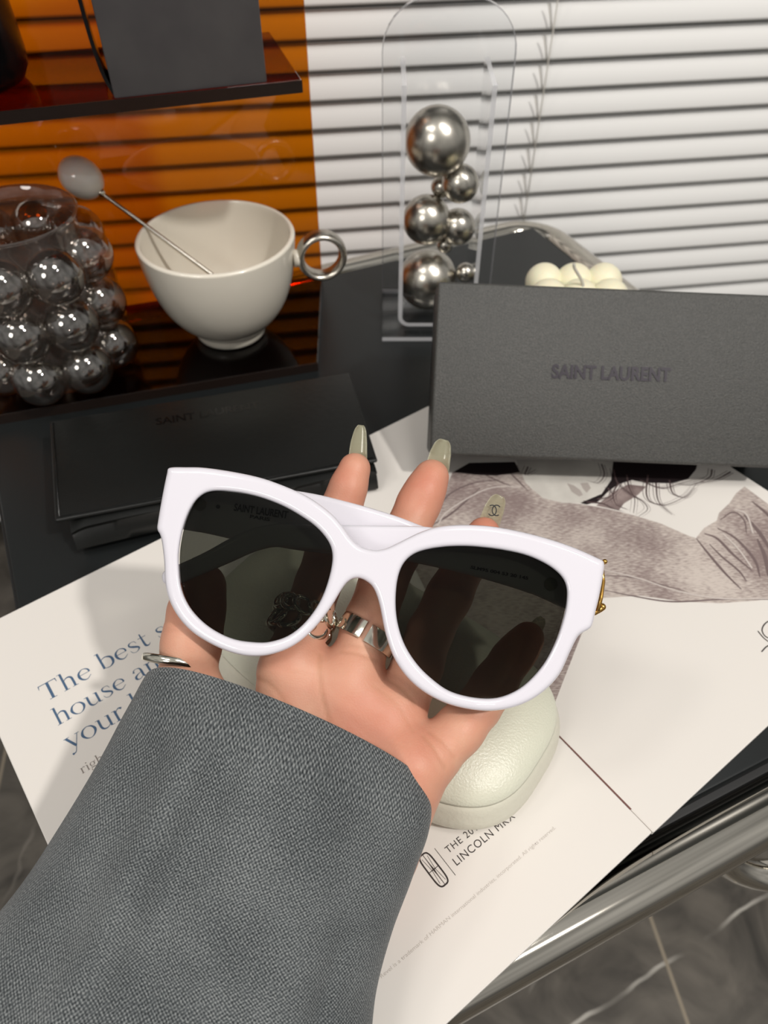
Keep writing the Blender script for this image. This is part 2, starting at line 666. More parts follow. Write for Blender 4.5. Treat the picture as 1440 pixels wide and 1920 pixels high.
def ball(c, r, u=32, vv=20, scale=(1, 1, 1), rot=None):
    c = np.asarray(c, float)
    v, f = [], []
    for j in range(1, vv):
        th = math.pi * j / vv
        for i in range(u):
            a = 2 * math.pi * i / u
            v.append(np.array([math.sin(th) * math.cos(a), math.sin(th) * math.sin(a), math.cos(th)]) * r * np.array(scale))
    v += [np.array([0, 0, r * scale[2]]), np.array([0, 0, -r * scale[2]])]
    t, b = len(v) - 2, len(v) - 1
    for j in range(vv - 2):
        for i in range(u):
            k = (i + 1) % u
            f.append([j * u + i, (j + 1) * u + i, (j + 1) * u + k, j * u + k])
    for i in range(u):
        k = (i + 1) % u
        f.append([t, i, k])
        f.append([b, (vv - 2) * u + k, (vv - 2) * u + i])
    if rot is not None:
        v = [rot @ p for p in v]
    return [p + c for p in v], f


def hexa(p, bevel=0.0, seg=2):
    """box from 8 corners: 4 bottom then 4 top, same order round"""
    bm = bmesh.new()
    vs = [bm.verts.new(tuple(map(float, q))) for q in p]
    for q in ((3, 2, 1, 0), (4, 5, 6, 7), (0, 1, 5, 4), (1, 2, 6, 5), (2, 3, 7, 6), (3, 0, 4, 7)):
        bm.faces.new([vs[i] for i in q])
    bmesh.ops.recalc_face_normals(bm, faces=bm.faces)
    if bevel:
        bmesh.ops.bevel(bm, geom=bm.edges[:], offset=bevel, segments=seg, profile=0.5, affect='EDGES', clamp_overlap=True)
    bm.verts.index_update()
    v = [np.array(x.co) for x in bm.verts]
    f = [[x.index for x in q.verts] for q in bm.faces]
    bm.free()
    return v, f


def slab(o, a, b, c, bevel=0.0, seg=2):
    """box with corner o and edge vectors a, b, c"""
    o, a, b, c = (np.asarray(x, float) for x in (o, a, b, c))
    return hexa([o, o + a, o + a + b, o + b, o + c, o + a + c, o + a + b + c, o + b + c], bevel, seg)


def prism(poly, offset):
    """flat polygon (3D points) pushed along offset"""
    P = np.asarray(poly, float)
    n = len(P)
    off = np.asarray(offset, float)
    v = list(P) + list(P + off)
    f = [list(range(n))[::-1], [n + i for i in range(n)]]
    for i in range(n):
        j = (i + 1) % n
        f.append([i, j, n + j, n + i])
    return v, f


def ribbon(pts, widths, nv):
    """flat strip along 3D points lying in the plane with normal nv"""
    P = np.asarray(pts, float)
    W = np.full(len(P), widths) if np.isscalar(widths) else np.asarray(widths, float)
    v, f = [], []
    for i in range(len(P)):
        t = nrm(P[min(i + 1, len(P) - 1)] - P[max(i - 1, 0)])
        s = nrm(np.cross(nv, t))
        v += [P[i] - s * W[i] / 2, P[i] + s * W[i] / 2]
        if i:
            k = 2 * i
            f.append([k - 2, k, k + 1, k - 1])
    return v, f


def font_mesh(txt, spacing=1.0, weight=0.0):
    """outline of a string in the built-in font, normalised to cap height 1"""
    cu = bpy.data.curves.new('lettering_curve', 'FONT')
    cu.body = txt
    cu.resolution_u = 6
    cu.offset = weight
    cu.space_character = spacing
    o = bpy.data.objects.new('lettering_curve', cu)
    C.objects.link(o)
    dg = bpy.context.evaluated_depsgraph_get()
    me = bpy.data.meshes.new_from_object(o.evaluated_get(dg))
    v = np.array([x.co[:] for x in me.vertices])
    f = [list(p.vertices) for p in me.polygons]
    bpy.data.objects.remove(o)
    bpy.data.curves.remove(cu)
    bpy.data.meshes.remove(me)
    v = v[:, :2] / 0.692
    v[:, 0] -= v[:, 0].min()
    return v, f


def lettering(mb, txt, org, ex, ey, width=None, cap=None, spacing=1.0, bold=0.0):
    """lay a string on a plane: org = left end of the baseline"""
    v, f = font_mesh(txt, spacing, 0.69 * bold / (cap or 0.003))
    L = v[:, 0].max()
    if width and cap:
        kx, ky = width / L, cap
    elif width:
        kx = ky = width / L
    else:
        kx = ky = cap
    nv = nrm(np.cross(ex, ey))
    mb.add([np.asarray(org) + np.asarray(ex) * x * kx + np.asarray(ey) * y * ky for x, y in v], f)


# serif lettering for the magazine headline: (points, widths) per stroke, units of one em
GLYPH = {
    'T': (0.64, [([(.31, .0), (.31, .69)], .09), ([(.02, .675), (.6, .675)], .03), ([(.035, .68), (.02, .53)], [.035, .012]), ([(.585, .68), (.6, .53)], [.035, .012]), ([(.19, .012), (.43, .012)], .022)]),
    'h': (0.54, [([(.12, 0), (.12, .73)], .075), ([(.02, .715), (.12, .722)], .02), ([(.03, .01), (.22, .01)], .02), ([(.12, .34), (.2, .43), (.3, .455), (.385, .4), (.405, .28), (.405, 0)], [.012, .03, .05, .07, .075, .075]), ([(.32, .01), (.5, .01)], .02)]),
    'e': (0.49, [([(.08, .25), (.42, .25)], .02), ([(.425, .25), (.4, .37), (.26, .452), (.11, .37), (.07, .22), (.13, .07), (.27, .005), (.43, .11)], [.06, .05, .022, .06, .082, .06, .03, .014])]),
    'b': (0.55, [([(.12, .02), (.12, .73)], .075), ([(.02, .715), (.12, .722)], .02), ([(.12, .36), (.2, .43), (.32, .445), (.45, .36), (.48, .22), (.44, .08), (.31, .0), (.18, .02), (.12, .08)], [.012, .025, .04, .075, .085, .07, .03, .02, .014])]),
    's': (0.41, [([(.34, .33), (.3, .43), (.2, .455), (.1, .41), (.1, .32), (.2, .24), (.32, .16), (.34, .08), (.22, .0), (.1, .03), (.05, .14)], [.014, .02, .02, .05, .06, .08, .07, .05, .02, .02, .014])]),
    't': (0.35, [([(.15, .6), (.15, .12), (.18, .03), (.25, .01), (.33, .07)], [.04, .075, .07, .04, .014]), ([(.03, .435), (.31, .435)], .022)]),
    'o': (0.53, [([(.26, .452), (.4, .39), (.47, .23), (.4, .07), (.26, .0), (.12, .07), (.05, .23), (.12, .39), (.26, .452)], [.02, .05, .084, .05, .02, .05, .084, .05, .02])]),
    'u': (0.56, [([(.12, .44), (.12, .15), (.17, .04), (.27, .01), (.36, .05), (.42, .12)], [.075, .075, .06, .035, .02, .012]), ([(.43, .44), (.43, .01)], .075), ([(.02, .437), (.12, .437)], .02), ([(.34, .437), (.43, .437)], .02), ([(.43, .01), (.53, .01)], .02)]),
    'a': (0.48, [([(.08, .33), (.12, .43), (.22, .455), (.32, .41), (.345, .3), (.345, .1), (.38, .03), (.45, .05)], [.07, .03, .02, .05, .075, .075, .045, .014]), ([(.345, .26), (.2, .22), (.09, .15), (.08, .06), (.15, .005), (.25, .03), (.345, .11)], [.014, .03, .07, .075, .03, .02, .014])]),
    'n': (0.55, [([(.12, 0), (.12, .44)], .075), ([(.02, .437), (.12, .437)], .02), ([(.03, .01), (.22, .01)], .02), ([(.12, .34), (.2, .43), (.3, .455), (.385, .4), (.405, .28), (.405, 0)], [.012, .03, .05, .07, .075, .075]), ([(.32, .01), (.5, .01)], .02)]),
    'y': (0.5, [([(.07, .44), (.27, .03)], .08), ([(.44, .44), (.26, .0), (.18, -.17), (.08, -.2)], [.022, .022, .024, .05]), ([(.0, .437), (.18, .437)], .02), ([(.36, .437), (.5, .437)], .02), ([(.06, -.2), (.11, -.2)], .07)]),
    'r': (0.4, [([(.12, 0), (.12, .44)], .075), ([(.02, .437), (.12, .437)], .02), ([(.03, .01), (.24, .01)], .02), ([(.12, .28), (.18, .4), (.27, .45), (.35, .4)], [.012, .022, .04, .08])]),
    'i': (0.25, [([(.12, 0), (.12, .44)], .075), ([(.02, .437), (.12, .437)], .02), ([(.03, .01), (.22, .01)], .02), ([(.08, .62), (.16, .62)], .08)]),
    'g': (0.5, [([(.23, .452), (.35, .39), (.37, .3), (.33, .2), (.23, .16), (.12, .2), (.08, .3), (.12, .4), (.23, .452)], [.02, .05, .07, .05, .02, .05, .07, .05, .02]), ([(.12, .17), (.09, .08), (.2, .04), (.36, .02), (.42, -.08), (.33, -.19), (.2, -.21), (.07, -.15), (.08, -.05), (.16, .03)], [.014, .03, .06, .06, .05, .03, .02, .04, .03, .02]), ([(.36, .42), (.47, .44)], [.02, .05])]),
    'k': (0.5, [([(.12, 0), (.12, .73)], .075), ([(.14, .2), (.42, .44)], .02), ([(.22, .27), (.45, .0)], .075)]),
}


def serif(mb, txt, org, ex, ey, em):
    x = 0.0
    nv = nrm(np.cross(ex, ey))
    q = 0
    for ch in txt:
        if ch == ' ':
            x += 0.26
            continue
        adv, strokes = GLYPH[ch]
        for pts, wd in strokes:
            P = np.array(pts, float)
            if np.isscalar(wd):
                W = np.full(len(P), wd)
                Q = P
            else:
                A = resample(np.column_stack([P, np.array(wd)]), 7)
                Q, W = A[:, :2], A[:, 2]
            q += 1
            L = [org + ex * (x + a) * em + ey * b * em + nv * 0.0000015 * q for a, b in Q]
            mb.add(*ribbon(L, W * em, nv))
        x += adv


# ------------------------------------------------------------------ helpers: distance fields
def surface_nets(F, org, h):
    nx, ny, nz = F.shape
    ins = F < 0
    acc = np.zeros((nx - 1, ny - 1, nz - 1, 3))
    cnt = np.zeros((nx - 1, ny - 1, nz - 1))
    cs = [(i, j, k) for i in (0, 1) for j in (0, 1) for k in (0, 1)]

    def sub(A, c):
        return A[c[0]:nx - 1 + c[0], c[1]:ny - 1 + c[1], c[2]:nz - 1 + c[2]]
    for a in cs:
        for ax in range(3):
            if a[ax]:
                continue
            b = list(a)
            b[ax] = 1
            fa, fb = sub(F, a), sub(F, b)
            cr = (fa < 0) != (fb < 0)
            t = np.where(cr, fa / np.where(cr, fa - fb, 1), 0)
            for d in range(3):
                acc[..., d] += np.where(cr, a[d] + (t if d == ax else 0), 0)
            cnt += cr
    act = cnt > 0
    idx = -np.ones(act.shape, int)
    idx[act] = np.arange(act.sum())
    I = np.argwhere(act)
    V = (I + acc[act] / cnt[act][:, None]) * h + np.asarray(org)
    faces = []
    for ax in range(3):
        o1, o2 = [(1, 2), (2, 0), (0, 1)][ax]
        sl0 = [slice(None)] * 3
        sl1 = [slice(None)] * 3
        sl0[ax] = slice(0, -1)
        sl1[ax] = slice(1, None)
        A, B = ins[tuple(sl0)], ins[tuple(sl1)]
        E = np.argwhere(A != B)
        dims = act.shape
        ok = (E[:, o1] > 0) & (E[:, o2] > 0) & (E[:, o1] < dims[o1]) & (E[:, o2] < dims[o2]) & (E[:, ax] < dims[ax])
        E = E[ok]
        flip = A[tuple(E.T)]
        q = []
        for d1, d2 in ((-1, -1), (0, -1), (0, 0), (-1, 0)):
            G = E.copy()
            G[:, o1] += d1
            G[:, o2] += d2
            q.append(idx[tuple(G.T)])
        Q = np.stack(q, 1)
        Q[~flip] = Q[~flip][:, ::-1]
        faces.append(Q)
    return V, np.vstack(faces)


def poly_sdf(P, X, Y):
    """signed distance to a closed 2D polygon (negative inside)"""
    P = np.asarray(P, float)
    d = np.full(X.shape, 1e9)
    inside = np.zeros(X.shape, bool)
    for i in range(len(P)):
        a, b = P[i], P[(i + 1) % len(P)]
        e = b - a
        wx, wy = X - a[0], Y - a[1]
        t = np.clip((wx * e[0] + wy * e[1]) / (e @ e + 1e-18), 0, 1)
        d = np.minimum(d, (wx - e[0] * t) ** 2 + (wy - e[1] * t) ** 2)
        c = (a[1] > Y) != (b[1] > Y)
        xs = a[0] + (Y - a[1]) * e[0] / (e[1] if abs(e[1]) > 1e-12 else 1e-12)
        inside ^= c & (X < xs)
    d = np.sqrt(d)
    return np.where(inside, -d, d)


def smin(a, b, k):
    h = np.clip(0.5 + 0.5 * (b - a) / k, 0, 1)
    return b * (1 - h) + a * h - k * h * (1 - h)


def cone(X, a, b, ra, rb):
    """round cone distance"""
    a, b = np.asarray(a), np.asarray(b)
    e = b - a
    wv = X - a
    t = np.clip((wv @ e) / (e @ e), 0, 1)
    q = wv - t[..., None] * e
    return np.sqrt((q * q).sum(-1)) - (ra + (rb - ra) * t)


# ------------------------------------------------------------------ the room
UQ = math.radians(25)
TU = np.array([math.cos(UQ), math.sin(UQ), 0])
TV = np.array([-math.sin(UQ), math.cos(UQ), 0])


def tb(u, v, h=0.0):
    return TU * u + TV * v + np.array([0, 0, ZT + h])


fl = mesh('floor', *slab((-1.6, -1.4, -0.05), (3.2, 0, 0), (0, 2.9, 0), (0, 0, 0.05)), 'marble', smooth=False)
fl['kind'] = 'structure'
BY = math.radians(8.3)
BD = np.array([math.cos(BY), math.sin(BY), 0])
BN = np.array([math.sin(BY), -math.cos(BY), 0])       # towards the room
B0 = np.array([0, 0.70, 0])
q = B0 - BN * 0.10
wl = mesh('wall_back', *slab(q - BD * 1.5, BD * 3.0, -BN * 0.1, (0, 0, 2.6)), 'wall', smooth=False)
wl['kind'] = 'structure'
q = B0 - BN * 0.098
wn = mesh('window_1', *slab(q - BD * 1.2 + V3(0, 0, 0.02), BD * 2.4, BN * 0.012, (0, 0, 2.2)), 'night', smooth=False)
wn['kind'] = 'structure'

# ------------------------------------------------------------------ venetian blind
PITCH_B = 0.0315 * 0.722
ZTOP = CAM[2] - 0.722 * 0.2661
bl = empty('venetian_blind', B0 + V3(0, 0, 0.05), 'white horizontal slat blind with dark gaps hanging behind the table', 'window blind')
for k in range(-5, 23):
    zb = ZTOP - k * PITCH_B + 0.0008     # bottom edge of the slat just above the dark gap
    H = PITCH_B * 0.905
    prof = []
    for t in np.linspace(0, 1, 9):
        z = zb + H * t
        bow = 0.0014 * (1 - (2 * t - 1) ** 2) + 0.0050 * (0.5 - t)
        prof.append((bow, z))
    v, f = [], []
    for side in (0, 1):
        for d, z in prof:
            for s in (-0.95, 0.95):
                v.append(B0 + BD * s + BN * (d - 0.0004 * side) + V3(0, 0, z))
    n = len(prof)
    for i in range(n - 1):
        f.append([2 * i, 2 * i + 1, 2 * i + 3, 2 * i + 2])
        m_ = 2 * n
        f.append([m_ + 2 * i + 2, m_ + 2 * i + 3, m_ + 2 * i + 1, m_ + 2 * i])
    f.append([0, 2 * n, 2 * n + 1, 1])
    f.append([2 * n - 2, 2 * n - 1, 4 * n - 1, 4 * n - 2])
    mesh('slat', v, f, 'slat', bl)


def on_blind(px, py, d):
    r_ = ray(px, py)
    p0 = B0 + BN * d
    return CAM + r_ * (((p0 - CAM) @ BN) / (r_ @ BN))


mb = MB()
top, bot = on_blind(1046, 0, 0.006), on_blind(984, 400, 0.006)
lo = bot + (bot - top) * 0.6
hi = top - (bot - top) * 0.5
mb.add(*tube([hi, lo], 0.0006, 6))
for k in range(-4, 18):
    z = ZTOP - k * PITCH_B
    t = (z - top[2]) / (bot[2] - top[2])
    p = top + (bot - top) * t
    mb.add(*tube([p + V3(0, 0, PITCH_B * 0.9) - BD * 0.007, p - V3(0, 0, 0.001)], 0.0005, 6))
mb.build('ladder_cord', 'cord', bl)

# ------------------------------------------------------------------ table
U0, U1, V0, V1 = -0.0665, 0.362, 0.0615, 0.4895
tab = empty('side_table', tb((U0 + U1) / 2, (V0 + V1) / 2, -ZT), 'square black topped side table rimmed with a polished chrome tube', 'table')
mesh('table_top', *slab(tb(U0, V0, -0.008), TU * (U1 - U0), TV * (V1 - V0), (0, 0, 0.008), 0.0012), 'table', tab, angle=40)
mesh('seal_strip', *slab(tb(U0 - 0.003, V0 - 0.003, -0.016), TU * (U1 - U0 + 0.006), TV * (V1 - V0 + 0.006), (0, 0, 0.009), 0.001), 'rubber', tab, angle=40)
g, cr_ = 0.0150, 0.034
a0, a1, b0, b1 = U0 - g, U1 + g, V0 - g, V1 + g
path = []
path.append(tb(U0 + 0.03, b0, -0.0115))
for cu, cv, st in ((a1 - cr_, b0 + cr_, 270), (a1 - cr_, b1 - cr_, 0)):
    for a in np.linspace(st, st + 90, 13):
        path.append(tb(cu + cr_ * math.cos(math.radians(a)), cv + cr_ * math.sin(math.radians(a)), -0.0115))
path.append(tb(U0 + 0.01, b1, -0.0115))
mesh('chrome_rim', *tube(path, 0.0113, 28), 'chrome', tab, angle=50)
# cantilever legs: tubes bent under the top
um, vm = (U0 + U1) / 2, (V0 + V1) / 2
lp = [tb(0.155, b0, -0.0125), tb(0.157, b0, -0.03), at(1318, 1560, -0.05), at(1345, 1600, -0.075), at(1395, 1632, -0.09), at(1455, 1640, -0.095), at(1540, 1610, -0.09), tb(0.262, b0, -0.055), tb(0.268, b0, -0.030), tb(0.269, b0, -0.0125)]
mesh('tube_brace', *tube(resample(lp, 10), 0.0075, 18), 'chrome', tab)
for du, dv in ((0.10, 0.12), (-0.10, 0.12), (0.10, -0.02), (-0.10, -0.02)):
    A = tb(um + du, vm + dv, -0.014)
    mesh('leg', *tube([A, A + V3(0, 0, -ZT + 0.014)], 0.011, 18), 'chrome', tab)

# ------------------------------------------------------------------ open magazine
MA = math.radians(37)
E1 = np.array([math.cos(MA), math.sin(MA), 0])
E2 = np.array([-math.sin(MA), math.cos(MA), 0])
MT = 0.0032


def pg(s, t, h=0.0):
    """millimetres along / up the spread, h above the paper"""
    return E1 * s / 1000 + E2 * t / 1000 + np.array([0, 0, ZT + MT + h])


Z = np.array([0, 0, 1.0])
mag = empty('open_magazine', pg(148, 27, -MT), 'open white magazine spread lying under the hand and the glasses case', 'magazine')
mesh('text_page', *slab(pg(-37.3, 27, -MT), E1 * 0.1853, E2 * 0.2482, Z * MT, 0.0004, 1), 'paper', mag, angle=30)
mesh('picture_page', *slab(pg(148.2, 26.6, -MT), E1 * 0.194, E2 * 0.2486, Z * MT, 0.0004, 1), 'paper', mag, angle=30)
mb = MB()
serif(mb, 'The best seat in', pg(-16.8, 219.3, 0.00006), E1, E2, 0.01335)
serif(mb, 'house an', pg(-16.4, 205.4, 0.00006), E1, E2, 0.0126)
serif(mb, 'your hon', pg(-16.8, 192.0, 0.00006), E1, E2, 0.0130)
mb.build('headline_print', 'blue_ink', mag)
mb = MB()
serif(mb, 'right here', pg(-16.3, 179.2, 0.00006), E1, E2, 0.0058)
serif(mb, 'you to', pg(-16.6, 170.4, 0.00006), E1, E2, 0.0058)
mb.build('caption_print', 'grey_ink', mag)
# advertisement sign-off: badge, rule, two lines
mb = MB()
bc = np.array([72.9, 66.2])


def badge(mb, cx, cy, hw, hh, wd):
    def loop(sw, sh, w_):
        L = []
        for a in np.linspace(0, 2 * math.pi, 49):
            c_, s_ = math.cos(a), math.sin(a)
            L.append(pg(cx + sw * np.sign(c_) * abs(c_) ** 0.55, cy + sh * np.sign(s_) * abs(s_) ** 0.42, 0.00006))
        mb.add(*ribbon(L, w_, Z))
    loop(hw, hh, wd)
    mb.add(*ribbon([pg(cx, cy - hh, 0.00007), pg(cx, cy - hh * 0.3, 0.00007), pg(cx, cy, 0.00007), pg(cx, cy + hh * 0.3, 0.00007), pg(cx, cy + hh, 0.00007)], [0.0002, 0.00035, 0.0007, 0.00035, 0.0002], Z))
    mb.add(*ribbon([pg(cx - hw, cy, 0.00008), pg(cx - hw * .3, cy, 0.00008), pg(cx, cy, 0.00008), pg(cx + hw * .3, cy, 0.00008), pg(cx + hw, cy, 0.00008)], [0.0002, 0.0003, 0.0006, 0.0003, 0.0002], Z))
    mb.add(*ribbon([pg(cx - hw * .55, cy - hh * .8, 0.00006), pg(cx - hw * .3, cy, 0.00006), pg(cx - hw * .55, cy + hh * .8, 0.00006)], 0.00018, Z))
    mb.add(*ribbon([pg(cx + hw * .55, cy - hh * .8, 0.00006), pg(cx + hw * .3, cy, 0.00006), pg(cx + hw * .55, cy + hh * .8, 0.00006)], 0.00018, Z))


badge(mb, 72.9, 66.4, 2.3, 6.6, 0.0006)
mb.build('badge_print', 'brown_ink', mag)
mb = MB()
mb.add(*ribbon([pg(78.0, 60.0, 0.00006), pg(78.0, 72.0, 0.00006)], 0.00022, Z))
lettering(mb, 'LINCOLN MKX', pg(80.6, 62.2, 0.00006), E1, E2, width=0.0297, cap=0.0029, spacing=1.12)
lettering(mb, 'THE 2016', pg(80.9, 67.4, 0.00006), E1, E2, width=0.0172, cap=0.0026, spacing=1.15)
mb.build('car_name_print', 'brown_ink', mag)
mb = MB()
lettering(mb, 'Revel is a trademark of HARMAN international industries, incorporated. All rights reserved.', pg(36.6, 49.9, 0.00006), E1, E2, width=0.083, cap=0.0013)
mb.build('small_print', 'pale_ink', mag)
mb = MB()
mb.add(*ribbon([pg(148.1, 37.5, 0.00010), pg(148.1, 66, 0.00010), pg(148.1, 82, 0.0001), pg(148.1, 270, 0.0001)], [0.0007, 0.0006, 0.0003, 0.00025], Z))
mb.build('gutter_line', 'rule', mag)


def pgpx(pts, h):
    return [at(x, y, MT + h) for x, y in pts]


JK = [(849, 885), (830, 925), (803, 985), (770, 1050), (800, 1110), (880, 1190), (960, 1290), (1030, 1345), (1058, 1272), (1090, 1190), (1131, 1121), (1200, 1117), (1280, 1128), (1350, 1131), (1420, 1126), (1462, 1118),
      (1468, 968), (1440, 945), (1396, 912), (1380, 925), (1368, 943), (1348, 962), (1344, 976), (1320, 990), (1305, 1009), (1290, 1004), (1240, 982), (1195, 968), (1157, 958), (1123, 951), (1087, 945), (1050, 941), (1018, 934), (995, 915), (984, 900), (974, 872), (900, 872)]
mb = MB()
mb.add(pgpx(JK, 0.00005), [list(range(len(JK)))[::-1]])
mb.build('jacket_print', 'denim', mag, smooth=False)
FC = [(968, 862), (974, 880), (986, 906), (1018, 934), (1055, 943), (1092, 943), (1122, 930), (1142, 908), (1150, 880), (1150, 862)]
mb = MB()
mb.add(pgpx(FC, 0.0001), [list(range(len(FC)))[::-1]])
mb.build('face_print', 'face_print', mag, smooth=False)
mb = MB()
for a in ([(1063, 906), (1076, 910), (1088, 919), (1093, 928), (1086, 931), (1072, 922)], [(1088, 906), (1102, 905), (1108, 915), (1100, 924), (1093, 916)]):
    mb.add(pgpx(a, 0.00014), [list(range(len(a)))[::-1]])
mb.build('lip_print', 'lip_print', mag, smooth=False)
mb = MB()
HM = [(1150, 862), (1146, 900), (1128, 926), (1088, 943), (1100, 946), (1122, 940), (1142, 920), (1160, 908), (1185, 900), (1210, 905), (1260, 906), (1290, 898), (1305, 880), (1310, 862)]
mb.add(pgpx(HM, 0.00015), [list(range(len(HM)))[::-1]])
HM2 = [(850, 885), (880, 868), (965, 866), (975, 885), (930, 892), (890, 890)]
mb.add(pgpx(HM2, 0.00015), [list(range(len(HM2)))[::-1]])
STR = [[(1128, 870), (1133, 890), (1122, 905), (1105, 902)], [(1150, 880), (1158, 905), (1180, 925), (1205, 940), (1214, 955), (1198, 968)], [(1175, 890), (1180, 915), (1190, 935), (1188, 962)],
       [(1215, 890), (1212, 925), (1222, 942), (1250, 946), (1285, 930), (1305, 908)], [(1255, 900), (1262, 925), (1285, 932), (1303, 915)], [(1335, 880), (1330, 895), (1300, 908), (1270, 908)], [(1370, 885), (1340, 900), (1300, 906)],
       [(1140, 915), (1150, 932), (1130, 945)], [(1160, 905), (1150, 925), (1155, 945), (1175, 955)], [(1230, 905), (1235, 940), (1260, 965)], [(990, 875), (985, 890), (1005, 880)], [(1100, 941), (1130, 944), (1146, 952), (1166, 958)],
       [(1120, 936), (1146, 930), (1160, 915)], [(1200, 900), (1240, 915), (1280, 905), (1320, 895)]]
mb2 = MB()
for i, s_ in enumerate(STR):
    A = resample(s_, 8)
    wv = np.linspace(0.0009, 0.0002, len(A))
    mb2.add(*ribbon(pgpx(A, 0.00016 + i * 0.000004), wv, Z))
    for q_ in (-5, 4):
        B_ = A + np.array([q_ * 1.3, q_ * 0.4])
        mb2.add(*ribbon(pgpx(B_, 0.00012 + i * 0.000002), wv * 0.35, Z))
HZ = [(1118, 948), (1150, 922), (1178, 908), (1212, 912), (1196, 928), (1170, 944), (1160, 957)]
mesh('hair_shade_print', pgpx(HZ, 0.0001), [list(range(len(HZ)))[::-1]], 'shade_print', mag, smooth=False)
mb.build('hair_print', 'hair_print', mag, smooth=False)
mb2.build('hair_wisp_print', 'wisp_print', mag, smooth=False)
mb = MB()
FOLDS = [([(1131, 1106), (1190, 1118), (1260, 1128), (1350, 1124), (1445, 1124)], .0009), ([(1320, 1000), (1345, 1010), (1375, 1040), (1410, 1070)], .0016), ([(1345, 990), (1380, 1010), (1415, 1050), (1425, 1082)], .0016),
         ([(1330, 1020), (1355, 1045), (1385, 1070), (1400, 1090)], .0012), ([(1395, 965), (1425, 1000), (1450, 1040)], .0022), ([(1350, 975), (1375, 960), (1395, 975), (1400, 1000)], .001), ([(1410, 940), (1440, 965), (1460, 990)], .002),
         ([(1420, 1010), (1435, 1045), (1440, 1080)], .002), ([(1306, 1010), (1330, 1040), (1360, 1075), (1390, 1105)], .0014), ([(815, 960), (845, 925), (890, 905), (935, 900)], .001), ([(810, 985), (850, 960), (900, 915)], .0012), ([(900, 885), (930, 900), (960, 912)], .001), ([(990, 920), (970, 900), (950, 880)], .0009),
         ([(1110, 1078), (1180, 1082), (1240, 1096), (1290, 1110)], .0006)]
for i, (s_, wd) in enumerate(FOLDS):
    A = resample(s_, 8)
    wv = wd * (0.25 + 0.75 * np.sin(np.linspace(0.15, math.pi - 0.15, len(A))))
    mesh('fold_print', *ribbon(pgpx(A, 0.0001 + i * 0.000004), wv, Z), 'fold_print', mag, smooth=False)
for i, (s_, wd) in enumerate([([(820, 985), (840, 958), (900, 922), (940, 912), (975, 914)], .0008), ([(1132, 1068), (1200, 1085), (1270, 1108), (1350, 1122), (1440, 1122)], .0008), ([(1355, 1000), (1385, 1030), (1410, 1065)], .0009), ([(1378, 955), (1400, 965), (1412, 1000)], .0009)]):
    A = resample(s_, 8)
    mesh('stitch_print', *ribbon(pgpx(A, 0.0002 + i * 0.000004), wd, Z), 'stitch_print', mag, smooth=False)
mb = MB()
for s_ in ([(1421, 1183), (1432, 1196), (1446, 1205), (1450, 1195)], [(1452, 1160), (1436, 1168), (1429, 1180), (1434, 1192), (1448, 1200)], [(1428, 1222), (1438, 1212), (1452, 1206)]):
    A = resample(s_, 8)
    mb.add(*ribbon(pgpx(A, 0.0001 + 0.00001 * len(mb.v) / 60), 0.00055, Z))
mb.build('signature_print', 'brown_ink', mag)

# ------------------------------------------------------------------ amber display shelf
AQ = math.radians(17)
AD = np.array([math.cos(AQ), math.sin(AQ), 0])
AN = np.array([math.sin(AQ), -math.cos(AQ), 0])
PR = V3(-0.0455, 0.513, ZT)      # foot of the panel's free edge
SH = 0.164                         # height of the upper shelf's top face
shf = empty('amber_display_shelf', PR - AD * 0.15, 'tall amber see-through acrylic display shelf with dark base standing at the table rear', 'display shelf')
mesh('back_panel', *slab(PR - AD * 0.30, AD * 0.30, -AN * 0.004, (0, 0, 0.36), 0.0004, 1), 'amber', shf, smooth=False)
bfr = at(600, 678, 0.0)
bfr = V3(-0.0423, 0.4045, ZT)
AB = nrm(V3(math.cos(math.radians(15.7)), math.sin(math.radians(15.7)), 0))
bfl = bfr - AB * 0.29
bbr = PR + AN * 0.0005
bbl = PR - AD * 0.29 + AN * 0.0005
h6 = V3(0, 0, 0.006)
v, f = hexa([bfl, bfr, bbr, bbl, bfl + h6, bfr + h6, bbr + h6, bbl + h6], 0.0006, 1)
mesh('base_plate', v, f, 'amber_dark', shf, smooth=False)
mesh('base_front_edge', *slab(bfl + AN * 0.0008, AB * 0.29, -AN * 0.0007, (0, 0, 0.0062)), 'amber_edge', shf, smooth=False)
sfr = at(566, 150, SH)
AS = nrm(V3(math.cos(AQ), math.sin(AQ), 0))
sd = PR + AN * 0.0002
depth = (sd - sfr) @ (-AN)
sl0 = sfr - AS * 0.285
mesh('shelf_board', *slab(sl0 - V3(0, 0, 0.0055), AS * 0.285, -AN * depth, (0, 0, 0.0055), 0.0004, 1), 'amber_dark', shf, smooth=False)
mesh('shelf_front_edge', *slab(sl0 + AN * 0.0008 - V3(0, 0, 0.0057), AS * 0.285, -AN * 0.0007, (0, 0, 0.0058)), 'amber_edge', shf, smooth=False)

